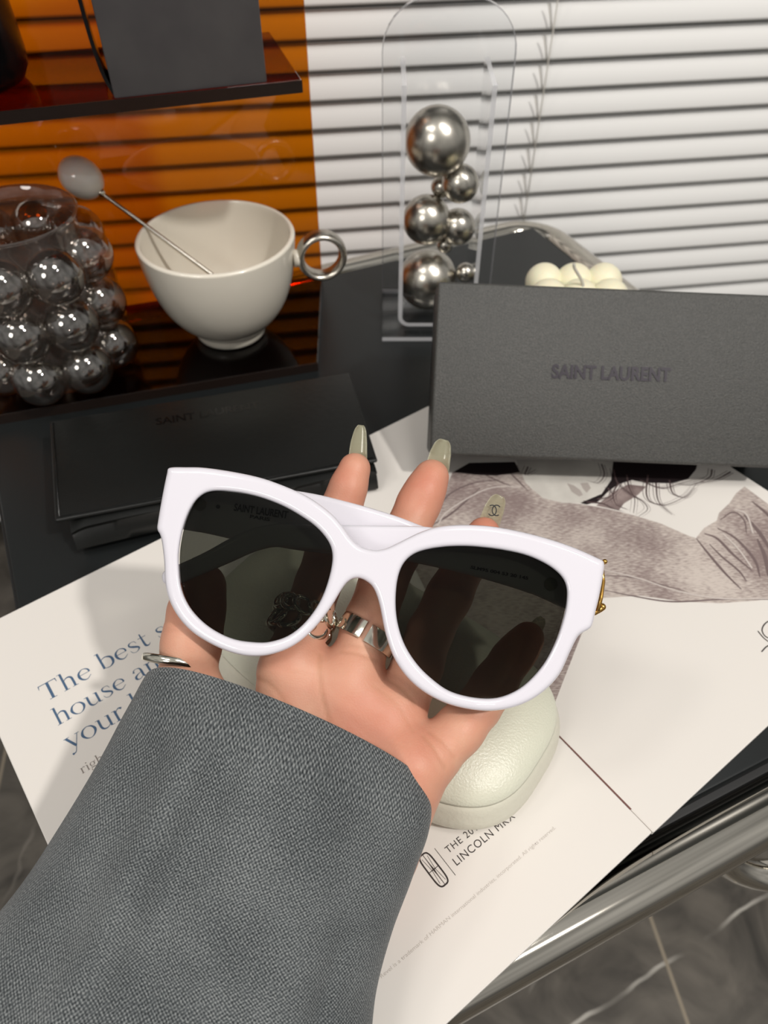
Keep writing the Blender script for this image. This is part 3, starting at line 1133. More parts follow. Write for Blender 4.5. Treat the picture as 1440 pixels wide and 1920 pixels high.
# carton and bottle on the upper shelf
p0, p1 = at(215, 186, SH), at(501, 155, SH)
dx = nrm(p1 - p0)
dn = np.cross(Z, dx)
cart = empty('black_carton', (p0 + p1) / 2 + dn * 0.015, 'charcoal cardboard carton standing upright on the amber upper shelf', 'box')
W_ = np.linalg.norm(p1 - p0)
mesh('carton_body', *slab(p0, p1 - p0, dn * 0.032, (0, 0, 0.15), 0.0008), 'carton', cart, angle=40)
A = [p0 - dx * 0.0005 + dn * 0.006, p0 - dx * 0.004 + dn * 0.007 + V3(0, 0, 0.012), p0 - dx * 0.0058 + dn * 0.007 + V3(0, 0, 0.04), p0 - dx * 0.0062 + dn * 0.007 + V3(0, 0, 0.10), p0 - dx * 0.0060 + dn * 0.007 + V3(0, 0, 0.149)]
A = resample(A, 6)
v, f = [], []
for p in A:
    for o_ in (V3(0, 0, 0), dn * 0.024, dn * 0.024 + dx * 0.0018, dx * 0.0018):
        v.append(p + o_)
for i in range(len(A) - 1):
    for k in range(4):
        l = (k + 1) % 4
        f.append([4 * i + k, 4 * i + l, 4 * i + 4 + l, 4 * i + 4 + k])
f += [[3, 2, 1, 0], [4 * len(A) - 4 + k for k in range(4)]]
mesh('side_flap', v, f, 'blackgloss', cart, angle=40)
bt = V3(-0.213, 0.4195, ZT + SH)
prof = [(0.0, 0.0), (0.028, 0.0), (0.0325, 0.002), (0.0355, 0.007), (0.036, 0.014), (0.0345, 0.05), (0.0335, 0.10), (0.031, 0.112), (0.014, 0.118), (0.013, 0.122)]
bo = empty('black_bottle', bt, 'glossy black bottle on the amber shelf at the edge beside the carton', 'bottle')
mesh('bottle_body', *lathe(prof, bt, 48), 'blackgloss', bo, angle=50)
mesh('bottle_cap', *lathe([(0.0, 0.122), (0.0145, 0.122), (0.0150, 0.124), (0.0150, 0.148), (0.013, 0.150), (0, 0.150)], bt, 32), 'rubber', bo, angle=50)

# ------------------------------------------------------------------ mug and spoon
mc = V3(-0.1020, 0.4395, ZT + 0.0062)
mug = empty('ceramic_mug', mc, 'round cream ceramic mug with a silver ring handle standing on the amber base', 'mug')
out = [(0.0, 0.0025), (0.018, 0.002), (0.0205, 0.0), (0.0225, 0.0006), (0.0235, 0.003), (0.0240, 0.006), (0.0275, 0.009), (0.034, 0.0155), (0.0395, 0.0235), (0.0435, 0.033), (0.0462, 0.043), (0.0478, 0.053), (0.0485, 0.0605), (0.0484, 0.0625), (0.0470, 0.0632), (0.0456, 0.0622),
       (0.0450, 0.054), (0.0432, 0.043), (0.0402, 0.033), (0.0355, 0.0235), (0.0285, 0.0150), (0.018, 0.0098), (0.008, 0.0085), (0.0, 0.0084)]
o2 = resample(np.array(out), 4)
o2[:, 0] = np.maximum(o2[:, 0], 0) * 0.985
o2[:, 1] *= 1.075
mesh('mug_bowl', *lathe(o2.tolist(), mc, 96), 'mug', mug)
tcn = atY(603, 479, 0.4395)
ring = []
hx = nrm(V3(1, 0.22, 0))
for a in np.linspace(0, 2 * math.pi, 64, endpoint=False):
    ring.append(tcn + hx * 0.0128 * math.cos(a) + Z * 0.0128 * math.sin(a))
v, f = [], []
hn = np.cross(hx, Z)
for a in np.linspace(0, 2 * math.pi, 72, endpoint=False):
    rd_ = hx * math.cos(a) + Z * math.sin(a)
    for k in range(20):
        t = 2 * math.pi * k / 20
        v.append(tcn + rd_ * (0.0133 + 0.0024 * math.cos(t)) + hn * 0.0055 * np.sign(math.sin(t)) * abs(math.sin(t)) ** 0.8)
for i in range(72):
    j = (i + 1) % 72
    for k in range(20):
        l = (k + 1) % 20
        f.append([i * 20 + k, i * 20 + l, j * 20 + l, j * 20 + k])
mesh('ring_handle', v, f, 'steel', mug)
w0 = tcn - hx * 0.0140
mesh('handle_joint', *tube([w0 - hx * 0.0035, w0 + hx * 0.001], 0.0052, 20), 'mug', mug)

tip = V3(-0.090, 0.4325, ZT + 0.036)
con = V3(-0.1475, 0.4495, ZT + 0.0765)
sdir = nrm(con - tip)
bead = con + (con - tip) * 0.58
spn = empty('long_spoon', tip, 'slim steel spoon with a white oval bead end leaning in the cream mug', 'spoon')
hp = [tip + sdir * 0.012, tip + sdir * 0.03, con, bead - sdir * 0.011]
mesh('spoon_handle', *tube(resample(hp, 8), 0.0014, 12), 'steel', spn)
yy = nrm(np.cross(sdir, Z))
zz = np.cross(yy, sdir)
rot = np.column_stack([sdir, yy, zz])
mesh('spoon_bowl', *ball(tip + sdir * 0.006, 0.009, 32, 16, (1.2, 0.62, 0.16), rot), 'steel', spn)
mesh('bead', *ball(bead, 0.0122, 40, 24, (1.12, 0.95, 0.95), rot), 'bead', spn)
mesh('collar', *ball(bead - sdir * 0.0135, 0.0027, 20, 12), 'silver', spn)

# ------------------------------------------------------------------ bubble tumbler
tcen = V3(-0.2005, 0.3950, ZT + 0.0062)
tum = empty('bubble_tumbler', tcen, 'smoky glass tumbler covered in round bubbles standing on the amber base', 'tumbler')
prof = [(0.0, 0.003), (0.028, 0.003), (0.0325, 0.006), (0.034, 0.012), (0.034, 0.085), (0.0345, 0.0965), (0.0355, 0.1005), (0.0362, 0.1020), (0.0355, 0.1032), (0.0342, 0.1022), (0.0330, 0.094), (0.0326, 0.085), (0.0326, 0.014), (0.027, 0.008), (0, 0.008)]
mesh('glass_cup', *lathe(prof, tcen, 72), 'smoke_body', tum, angle=60)
NB = 8
for row, hz in enumerate((0.0200, 0.0495, 0.0790)):
    for k in range(NB):
        a = 2 * math.pi * k / NB - 0.751
        c_ = tcen + V3(math.cos(a) * 0.0345, math.sin(a) * 0.0345, hz)
        mesh('bubble', *ball(c_, 0.0153, 40, 24), 'smoke', tum)

# ------------------------------------------------------------------ clear acrylic stand with chrome balls
YB, YF = 0.497, 0.4366
xl, xr = -0.0012, 0.0765
stn = empty('clear_acrylic_stand', V3((xl + xr) / 2, YB, ZT), 'clear acrylic stand with arched back plate holding a stack of metal balls', 'display stand')
hb = 0.1835
arch = [V3(xl, YB, ZT), V3(xr, YB, ZT)]
rr = 0.028
for a in np.linspace(0, 90, 10):
    arch.append(V3(xr - rr + rr * math.cos(math.radians(a)), YB, ZT + hb - rr + rr * math.sin(math.radians(a))))
for a in np.linspace(90, 180, 10):
    arch.append(V3(xl + rr + rr * math.cos(math.radians(a)), YB, ZT + hb - rr + rr * math.sin(math.radians(a))))


def acrylic(name, v, f, edge_faces, parent):
    return mesh(name, v, f, 'acrylic', parent, smooth=False, mats=['acrylic_edge'], midx=[1 if i in edge_faces else 0 for i in range(len(f))])


v, f = prism(arch, (0, 0.003, 0))
acrylic('back_plate', v, f, set(range(2, len(f))), stn)
v, f = slab((xl, YF, ZT + 0.0002), (xr - xl, 0, 0), (0, YB - YF - 0.0003, 0), (0, 0, 0.003))
acrylic('foot_plate', v, f, {2, 3, 5, 4}, stn)
def inset_ring(P, wd, dy):
    P = np.asarray(P)
    c_ = P.mean(0)
    v_, f_ = [], []
    n_ = len(P)
    for i_ in range(n_):
        t_ = nrm(P[(i_ + 1) % n_] - P[i_ - 1])
        nn_ = np.array([-t_[2], 0, t_[0]])
        v_ += [P[i_] + V3(0, dy, 0), P[i_] + nn_ * wd + V3(0, dy, 0)]
    for i_ in range(n_):
        j_ = (i_ + 1) % n_
        f_.append([2 * i_, 2 * j_, 2 * j_ + 1, 2 * i_ + 1])
    return v_, f_


mb = MB()
mb.add(*inset_ring(arch, 0.0005, -0.00005))
mb.add(*inset_ring(arch, 0.0005, 0.00305))
mb.build('polished_edge', 'acrylic_rim', stn, smooth=False)
# bent U channel
ux0, ux1, uh = 0.0095, 0.0610, 0.154
uy0, uy1 = 0.4490, YB - 0.0004
sec = []
rc = 0.0075
for (x, z) in [(ux0, uh)] + [(ux0 + rc - rc * math.cos(a), 0.0035 + rc - rc * math.sin(a)) for a in np.linspace(0, math.pi / 2, 8)] + [(ux1 - rc + rc * math.sin(a), 0.0035 + rc - rc * math.cos(a)) for a in np.linspace(0, math.pi / 2, 8)] + [(ux1, uh)]:
    sec.append((x, z))
inn = []
th = 0.0027
for i, (x, z) in enumerate(sec):
    a_ = np.array(sec[max(i - 1, 0)])
    b_ = np.array(sec[min(i + 1, len(sec) - 1)])
    t_ = nrm(b_ - a_)
    inn.append((x - t_[1] * th, z + t_[0] * th))
v, f = [], []
for (x, z), (xi, zi) in zip(sec, inn):
    v += [V3(x, uy0, ZT + z), V3(x, uy1, ZT + z), V3(xi, uy0, ZT + zi), V3(xi, uy1, ZT + zi)]
edge = set()
for i in range(len(sec) - 1):
    k = 4 * i
    f.append([k, k + 4, k + 5, k + 1])
    f.append([k + 2, k + 3, k + 7, k + 6])
    edge.add(len(f))
    f.append([k, k + 2, k + 6, k + 4])
    f.append([k + 1, k + 5, k + 7, k + 3])
edge.add(len(f))
f.append([0, 1, 3, 2])
k = 4 * (len(sec) - 1)
edge.add(len(f))
f.append([k, k + 2, k + 3, k + 1])
acrylic('channel', v, f, edge, stn)

sc0 = atY(802, 525, 0.474)
scu = empty('metal_ball_sculpture', V3(sc0[0], 0.474, ZT + 0.0062), 'stack of fused polished steel balls standing inside the clear acrylic stand', 'sculpture')
for px, py, rp_, Y in ((820, 265, 62, .474), (863, 344, 35, .470), (828, 350, 20, .482), (800, 412, 45, .472), (858, 425, 33, .474), (834, 459, 15, .474), (802, 524, 55, .474), (873, 511, 18, .468)):
    c_ = atY(px, py, Y)
    D = (c_ - CAM) @ FW
    mesh('steel_ball', *ball(c_, rp_ * D / FPX, 48, 32), 'steel', scu)

# ------------------------------------------------------------------ bubble candle
cy0, cy1 = 0.3865, 0.4435
cxm = 0.1185
cnd = empty('bubble_candle', V3(cxm, (cy0 + cy1) / 2, ZT), 'ivory bubble cube candle with a bent wick behind the grained black box', 'candle')
mb = MB()
rB = 0.0116
for i in range(3):
    for j in range(3):
        for k in range(3):
            mb.add(*ball((cxm + (i - 1) * 0.0185, (cy0 + cy1) / 2 + (j - 1) * 0.0185, ZT + 0.0117 + k * 0.0172), rB, 28, 18))
mb.add(*slab((cxm - 0.02, cy0 + 0.0085, ZT + 0.004), (0.04, 0, 0), (0, 0.04, 0), (0, 0, 0.046)))
mb.build('wax_cube', 'wax', cnd)
wk = V3(cxm - 0.003, (cy0 + cy1) / 2 - 0.004, ZT + 0.056)
mesh('wick', *tube(resample([wk + V3(0.004, 0, -0.002), wk + V3(0.001, 0, 0.005), wk + V3(-0.004, 0, 0.012), wk + V3(-0.005, 0, 0.015)], 5), 0.0009, 8), 'cord', cnd)

# ------------------------------------------------------------------ leaning grained box
TL = math.radians(40)
bn = V3(0, math.cos(TL), -math.sin(TL))                 # into the box, away from the camera
bu = V3(0, math.sin(TL), math.cos(TL))                  # up the face
roll = math.radians(-2.3)
bx = V3(1, 0, 0) * math.cos(roll) + bu * math.sin(roll)
byv = bu * math.cos(roll) - V3(1, 0, 0) * math.sin(roll)
TB = 0.044
q0 = CAM + ray(806, 852) * (0.2945 / ray(806, 852)[1])
BW, BH = 0.184, 0.0875
gb = empty('grained_black_box', q0 + bn * TB, 'grained black box with a brand name on its lid tilted back against the candle', 'box')
mesh('box_lid', *slab(q0, bx * BW, byv * BH, bn * 0.020, 0.0016, 3), 'boxpaper', gb, angle=40)
mesh('box_base', *slab(q0 + bx * 0.0008 + byv * 0.0008 + bn * 0.0195, bx * (BW - 0.0016), byv * (BH - 0.0016), bn * (TB - 0.0195), 0.0008), 'boxside', gb, angle=40)


def plane_pt(px, py, p, nn, off=0.0):
    r_ = ray(px, py)
    pp = p - nn * off
    return CAM + r_ * (((pp - CAM) @ nn) / (r_ @ nn))


mb = MB()
o_ = plane_pt(1034, 708, q0, bn, 0.0004)
o2_ = plane_pt(1257, 715, q0, bn, 0.0004)
lettering(mb, 'SAINT LAURENT', o_, nrm(o2_ - o_), nrm(np.cross(nrm(o2_ - o_), bn)) * -1 if np.cross(nrm(o2_ - o_), bn) @ bu < 0 else nrm(np.cross(nrm(o2_ - o_), bn)), width=np.linalg.norm(o2_ - o_), cap=0.0066, bold=0.0003)
mb.build('lettering', 'emboss', gb, smooth=False)

# ------------------------------------------------------------------ leather pouch
PH = 0.0185
pz = 0.0036
f0, f1 = at(103, 976, PH + pz), at(708, 862, PH + pz)
g0, g1 = at(93, 790, PH + pz), at(655, 698, PH + pz)
pou = empty('leather_pouch', (f0 + f1 + g0 + g1) / 4 - V3(0, 0, PH), 'black leather eyewear pouch with a debossed flap lying before the amber shelf', 'pouch')
ex = nrm(f1 - f0)
ey = np.cross(Z, ex)
dz = V3(0, 0, -0.0022)
v, f = hexa([f0 + dz, f1 + dz, g1 + dz, g0 + dz, f0, f1, g1, g0], 0.0009, 3)
mesh('flap', v, f, 'leather', pou, angle=50)
# body: soft gusseted envelope under the flap
nX, nY = 40, 14
i0 = f0 + ex * 0.0055 + V3(0, 0, -PH)
i1 = f1 - ex * 0.001 + V3(0, 0, -PH)
j0 = g0 + ex * 0.004 + V3(0, 0, -PH)
j1 = g1 - ex * 0.004 + V3(0, 0, -PH)
v, f = [], []
ringp = [(-0.004, 0.0), (-0.0062, 0.003), (-0.0048, 0.008), (-0.0025, 0.0115), (-0.0035, 0.0145), (0.001, 0.0158), (0.03, 0.0160), (0.06, 0.0158), (0.074, 0.013), (0.076, 0.007), (0.074, 0.0005), (0.03, 0.0)]
for i in range(nX + 1):
    t = i / nX
    A = i0 + (i1 - i0) * t
    B = j0 + (j1 - j0) * t
    L = np.linalg.norm(B - A)
    e = nrm(B - A)
    endp = min(t, 1 - t) * nX
    sq = 1.0 if endp > 1.5 else 0.82 + 0.12 * endp
    for y_, z_ in ringp:
        bulge = 0.0011 * math.sin(t * 9 + y_ * 200) if y_ < 0 else 0
        v.append(A + e * (y_ * L / 0.0765 + bulge) + V3(0, 0, z_ * sq))
n = len(ringp)
for i in range(nX):
    for k in range(n):
        l = (k + 1) % n
        f.append([i * n + k, (i + 1) * n + k, (i + 1) * n + l, i * n + l])
f.append(list(range(n)))
f.append([nX * n + k for k in range(n)][::-1])
mesh('pouch_body', v, f, 'leather', pou, angle=60)
mb = MB()
o_, o2_ = at(293, 797, PH + pz + 0.00008), at(487, 765, PH + pz + 0.00008)
ld = nrm(o2_ - o_)
lettering(mb, 'SAINT LAURENT', o_, ld, np.cross(Z, ld), width=np.linalg.norm(o2_ - o_), cap=0.0058, bold=0.0002)
mb.build('lettering', 'deboss', pou, smooth=False)
mb = MB()
st = [f0 + ex * 0.002 + ey * 0.002, f1 - ex * 0.002 + ey * 0.002]
mb.add(*tube([p + V3(0, 0, 0.0001) for p in st], 0.0003, 6))
mb.add(*tube([f0 + ex * 0.002 + ey * 0.002 + V3(0, 0, .0001), g0 + ex * 0.002 - ey * 0.002 + V3(0, 0, .0001)], 0.0003, 6))
mb.build('stitching', 'deboss', pou)

# ------------------------------------------------------------------ pale glasses case
CA = math.radians(-36)
cX = np.array([math.cos(CA), math.sin(CA), 0])
cY = np.array([-math.sin(CA), math.cos(CA), 0])
cc = V3(-0.0048, 0.1751, ZT + MT)
cse = empty('glasses_case', cc, 'pale sage green leather glasses case lying on the magazine under the hand', 'glasses case')
HL, HW = 0.081, 0.0425


def case_ring(z, shrink, n=96):
    L = []
    for k in range(n):
        a = 2 * math.pi * k / n
        c_, s_ = math.cos(a), math.sin(a)
        L.append(cc + cX * (HL - shrink) * np.sign(c_) * abs(c_) ** 0.56 + cY * (HW - shrink) * np.sign(s_) * abs(s_) ** 0.66 + V3(0, 0, z))
    return L


def loft(rings, cap0=True, cap1=True):
    n = len(rings[0])
    v, f = [], []
    for r_ in rings:
        v += r_
    for i in range(len(rings) - 1):
        for k in range(n):
            l = (k + 1) % n
            f.append([i * n + k, i * n + l, (i + 1) * n + l, (i + 1) * n + k])
    if cap0:
        f.append(list(range(n))[::-1])
    if cap1:
        f.append([(len(rings) - 1) * n + k for k in range(n)])
    return v, f


mesh('case_base', *loft([case_ring(z, s_) for z, s_ in ((0, 0.007), (0.0015, 0.004), (0.004, 0.0012), (0.008, 0.0), (0.012, 0.0004), (0.0165, 0.0017), (0.0192, 0.0026), (0.0198, 0.0038))]), 'case_low', cse)
mesh('seam_line', *loft([case_ring(z, s_) for z, s_ in ((0.0190, 0.0038), (0.0212, 0.0038))]), 'seam', cse)
rg = []
for t in np.linspace(0, math.pi / 2 * 0.985, 18):
    z = 0.0204 + 0.0125 * math.sin(t) ** 0.95
    rg.append(case_ring(z, 0.0028 + (1 - math.cos(t)) * 0.0375))
rg.insert(0, case_ring(0.0200, 0.0038))
mesh('case_lid', *loft(rg), 'case', cse)

# ------------------------------------------------------------------ sunglasses
OUTER = [(318, 877), (350, 876), (384, 877), (439, 885), (493, 897), (547, 917), (583, 935), (619, 961), (641, 985), (659, 1010), (677, 1025), (699, 1031), (716, 1030), (734, 1024), (764, 1009), (790, 997), (820, 988), (865, 984), (921, 987), (977, 997), (1034, 1012), (1082, 1029), (1122, 1047),
         (1131, 1052), (1133, 1062), (1129, 1090), (1122, 1125), (1116, 1149), (1111, 1170), (1105, 1179), (1088, 1189), (1079, 1201), (1067, 1226), (1049, 1264), (1022, 1294), (989, 1316), (951, 1329), (910, 1333), (865, 1327), (827, 1315), (790, 1294), (760, 1266), (737, 1230), (722, 1185), (713, 1140), (706, 1115), (697, 1098),
         (682, 1087), (668, 1084), (655, 1089), (643, 1102), (626, 1130), (608, 1156), (584, 1184), (558, 1206), (529, 1221), (493, 1230), (457, 1229), (421, 1219), (384, 1201), (356, 1181), (334, 1156), (318, 1126), (310, 1094), (308, 1054), (304, 1018), (300, 1002), (295, 993), (296, 979), (304, 932), (313, 888)]
LL = [(399, 921), (442, 923), (486, 932), (529, 948), (565, 968), (594, 989), (615, 1014), (623, 1037), (621, 1066), (610, 1105), (594, 1138), (569, 1170), (540, 1192), (507, 1203), (478, 1204), (442, 1199), (410, 1186), (381, 1166), (356, 1138), (341, 1105), (336, 1069), (336, 1033), (343, 993), (356, 957), (374, 932)]
LR = [(865, 1024), (902, 1026), (947, 1032), (989, 1042), (1026, 1059), (1051, 1079), (1062, 1101), (1062, 1130), (1055, 1163), (1041, 1204), (1019, 1245), (989, 1279), (959, 1299), (925, 1309), (884, 1307), (842, 1295), (809, 1272), (782, 1245), (760, 1211), (747, 1174), (742, 1136), (744, 1095), (752, 1065), (767, 1045), (790, 1033), (827, 1026)]
GD = 0.250
GC = atD(712, 1100, GD)
gN = nrm(GC - CAM)                    # away from the camera
gX = nrm(RT - gN * (RT @ gN))
gY = np.cross(gX, gN) * -1
if gY @ UP < 0:
    gY = -gY


def onG(pts, off=0.0):
    """picture outline -> metres in the frame's own plane"""
    out = []
    for x, y in pts:
        p = plane_pt(x, y, GC, gN, -off)
        out.append(((p - GC) @ gX, (p - GC) @ gY))
    return np.array(out)


def wrap(x):
    return 0.55 * x * x              # face-form curve: the ends sit further back


def sdf_plate(name, outline, holes, thick, rnd, h, mat, parent, bend=wrap, d0=0.0, slope=0.0):
    O = np.asarray(outline)
    lo = O.min(0) - 3 * h
    hi = O.max(0) + 3 * h
    xs = np.arange(lo[0], hi[0], h)
    ys = np.arange(lo[1], hi[1], h)
    zs = np.arange(-thick / 2 - 3 * h, thick / 2 + 3 * h, h)
    X, Y = np.meshgrid(xs, ys, indexing='ij')
    d2 = poly_sdf(O, X, Y)
    for H_ in holes:
        d2 = np.maximum(d2, -poly_sdf(H_, X, Y))
    a = d2[:, :, None] + rnd
    b = np.abs(zs)[None, None, :] - thick / 2 + rnd
    F = np.minimum(np.maximum(a, b), 0) + np.sqrt(np.maximum(a, 0) ** 2 + np.maximum(b, 0) ** 2) - rnd
    V, Q = surface_nets(F, (xs[0], ys[0], zs[0]), h)
    W = []
    dd = V[:, 2] + d0 + slope * V[:, 0]
    if bend:
        dd = dd + bend(V[:, 0])
    # keep the outline seen from the front: points further back spread a little
    base = GC[None] + V[:, :1] * gX + V[:, 1:2] * gY
    dirs = base - CAM
    W = base + dirs / (dirs @ gN)[:, None] * dd[:, None]
    return mesh(name, W, Q[:, ::-1], mat, parent)


gl = empty('white_sunglasses', GC, 'chunky white cat-eye sunglasses with dark smoke lenses held in the open hand', 'sunglasses')
oL = resample(OUTER, 4, True)
hL = resample(LL, 5, True)
hR = resample(LR, 5, True)
fr = sdf_plate('frame', onG(oL), [onG(hL), onG(hR)], 0.0050, 0.0016, 0.00052, 'frame', gl)
for nm, hh in (('a', hL), ('b', hR)):
    P = onG(hh)
    c_ = P.mean(0)
    P = c_ + (P - c_) * 1.018
    v, f = [], []
    rings = [1.0, 0.8, 0.55, 0.3]
    for sgn in (0.0, 0.0012):
        for s_ in rings:
            for p in P:
                x, y = c_ + (p - c_) * s_
                d = wrap(x) + 0.0004 + sgn - 0.0001 * (1 - s_ * s_)
                v.append(GC + gX * x + gY * y + gN * d)
        x, y = c_
        v.append(GC + gX * x + gY * y + gN * (wrap(x) + 0.0004 + sgn - 0.0001))
    n = len(P)
    stp = n * 4 + 1
    for s_ in (0, 1):
        o_ = s_ * stp
        for r_ in range(3):
            for k in range(n):
                l = (k + 1) % n
                qd = [o_ + r_ * n + k, o_ + r_ * n + l, o_ + (r_ + 1) * n + l, o_ + (r_ + 1) * n + k]
                f.append(qd if s_ else qd[::-1])
        for k in range(n):
            l = (k + 1) % n
            t3 = [o_ + 3 * n + k, o_ + 3 * n + l, o_ + 4 * n]
            f.append(t3 if s_ else t3[::-1])
    for k in range(n):
        l = (k + 1) % n
        f.append([k, l, stp + l, stp + k])
    mesh('lens', v, f, 'lens', gl, angle=40)

# folded temples: the one hinged at the picture's left edge lies furthest back
T1 = [(322, 902), (390, 902), (450, 906), (520, 915), (590, 926), (645, 939), (700, 954), (750, 970), (797, 988), (850, 1004), (920, 1020), (990, 1046), (1030, 1075), (1040, 1105), (1025, 1115), (990, 1092), (930, 1070), (850, 1060), (760, 1050), (650, 1042), (560, 1032), (500, 1022), (435, 1011), (390, 1001), (345, 993), (325, 985)]
T2 = [(1108, 1064), (1060, 1040), (1000, 1024), (900, 1004), (845, 994), (790, 987), (700, 985), (620, 984), (560, 983), (515, 983), (470, 992), (430, 1010), (385, 1035), (340, 1056), (312, 1068), (304, 1078), (306, 1092), (320, 1098), (348, 1091), (385, 1075), (430, 1056), (475, 1036), (515, 1026), (565, 1030), (640, 1036), (700, 1042), (800, 1060), (900, 1084), (1000, 1115), (1095, 1150)]
t1 = sdf_plate('temple', onG(resample(T1, 4, True)), [], 0.0036, 0.0014, 0.00055, 'frame', gl, bend=None, d0=0.0142, slope=0.035)
t2 = sdf_plate('temple', onG(resample(T2, 4, True)), [], 0.0034, 0.0014, 0.00055, 'frame', gl, bend=None, d0=0.0085, slope=-0.010)


def on_temple(px, py, d0, slope):
    x = onG([(px, py)])[0][0]
    d = ray(px, py)
    p = plane_pt(px, py, GC, gN)
    dd = p - CAM
    return p + dd / (dd @ gN) * (d0 + slope * x)


def temple_text(txt, pxa, pxb, cap, d0, slope, par, bold):
    A_, B_ = on_temple(*pxa, d0, slope), on_temple(*pxb, d0, slope)
    e_ = nrm(B_ - A_)
    up_ = nrm(np.cross(gN, e_)) * -1
    if up_ @ gY < 0:
        up_ = -up_
    mb_ = MB()
    lettering(mb_, txt, A_, e_, up_, width=np.linalg.norm(B_ - A_), cap=cap, bold=bold)
    return mb_.build('lettering', 'ink', par, smooth=False)


dA = 0.0142 - 0.0036 / 2 - 0.0002
temple_text('SAINT LAURENT', (438, 957), (539, 972), 0.0024, dA, 0.035, t1, 0.0001)
temple_text('PARIS', (468, 971), (506, 977), 0.0011, dA, 0.035, t1, 0.00006)
dB = 0.0085 - 0.0034 / 2 - 0.0002
temple_text('SLM95 004 53 20 145', (882, 1066), (990, 1087), 0.0010, dB, -0.010, t2, 0.00005)
for (px, py), d0, slp, par in (((375, 946), dA, 0.035, t1), ((409, 950), dA, 0.035, t1), ((1033, 1095), dB, -0.010, t2)):
    c_ = on_temple(px, py, d0, slp)
    r_ = 0.0022 if px != 409 else 0.0007
    L = [c_ + (gX * math.cos(a) + gY * math.sin(a)) * r_ for a in np.linspace(0, 2 * math.pi, 24, endpoint=False)]
    mesh('rivet', *prism(L, gN * -0.0003), 'seam' if px != 409 else 'ink', par, smooth=False)
# gold metal letters on the outer end pieces
mb = MB()


def gp(px, py, d):
    p = plane_pt(px, py, GC, gN)
    dd = p - CAM
    return p + dd / (dd @ gN) * d


mb.add(*tube([gp(1128, 1062, 0.005), gp(1131, 1090, 0.0058), gp(1127, 1120, 0.0058), gp(1121, 1146, 0.0052)], 0.0007, 10))
mb.add(*tube(resample([gp(1122, 1062, 0.006), gp(1129, 1058, 0.0065), gp(1135, 1053, 0.007)], 5), 0.0006, 10))
mb.add(*ball(gp(1134, 1053, 0.007), 0.0009, 14, 10))
mb.add(*tube(resample([gp(1110, 1152, 0.006), gp(1120, 1145, 0.0063), gp(1130, 1138, 0.007)], 5), [0.0007, 0.0008, 0.0009, 0.001, 0.001, 0.0011, 0.0011, 0.0012, 0.0012, 0.0012, 0.001], 12))
mb.add(*ball(gp(1129, 1138, 0.007), 0.0013, 14, 10))
mb.build('gold_emblem', 'gold', gl)

# ------------------------------------------------------------------ the hand
def J(px, py, D):
    """joint in camera-aligned axes (right, up, towards the camera)"""
    p = ray(px, py) * D
    return np.array([p @ RT, p @ UP, -(p @ FW)])


def toW(Q):
    Q = np.atleast_2d(Q)
    return CAM + Q[:, :1] * RT + Q[:, 1:2] * UP - Q[:, 2:3] * FW


FING = {
    'index': ([J(552, 1228, .2665), J(596, 1096, .2790), J(641, 950, .2860), J(665, 879, .2865)], [.0092, .0084, .0076, .0060]),
    'middle': ([J(668, 1245, .2665), J(716, 1100, .2800), J(785, 945, .2880), J(809, 894, .2885)], [.0094, .0088, .0082, .0066]),
    'ring': ([J(758, 1312, .2665), J(806, 1186, .2790), J(876, 1050, .2870), J(907, 1000, .2880)], [.0090, .0084, .0078, .0062]),
    'little': ([J(824, 1408, .2600), J(897, 1326, .2660), J(956, 1238, .2715), J(990, 1196, .2720)], [.0086, .0078, .0070, .0058]),
    'thumb': ([J(408, 1400, .2680), J(352, 1262, .2660), J(368, 1150, .2655), J(381, 1098, .2650)], [.0118, .0098, .0098, .0078]),
}
h = 0.00085
pts_all = np.vstack([v_[0] for v_ in FING.values()] + [[J(560, 1640, .246)], [J(420, 1560, .25)], [J(700, 1600, .25)]])
lo = pts_all.min(0) - 0.020
hi = pts_all.max(0) + 0.020
xs, ys, zs = (np.arange(lo[i], hi[i], h) for i in range(3))
G = np.stack(np.meshgrid(xs, ys, zs, indexing='ij'), -1).astype(np.float32)
wr = J(565, 1600, .2560)
# palm: metacarpals, heel and thumb pad melted together
P_ = cone(G, J(545, 1560, .2600), J(545, 1262, .2660), .0130, .0118)
P_ = smin(P_, cone(G, J(590, 1560, .2590), J(650, 1285, .2650), .0130, .0118), .009)
P_ = smin(P_, cone(G, J(640, 1575, .2590), J(722, 1345, .2640), .0130, .0112), .009)
P_ = smin(P_, cone(G, J(690, 1590, .2590), J(778, 1430, .2600), .0135, .0108), .009)
P_ = smin(P_, cone(G, J(520, 1560, .2580), J(425, 1400, .2640), .0155, .0125), .010)      # thumb pad
P_ = smin(P_, cone(G, J(700, 1580, .2560), J(768, 1440, .2570), .0130, .0110), .009)      # heel below the little finger
P_ = smin(P_, cone(G, J(560, 1560, .2580), J(470, 1760, .2480), .0210, .0230), .015)      # wrist
P_ = smin(P_, cone(G, J(640, 1580, .2580), J(560, 1780, .2480), .0190, .0210), .015)
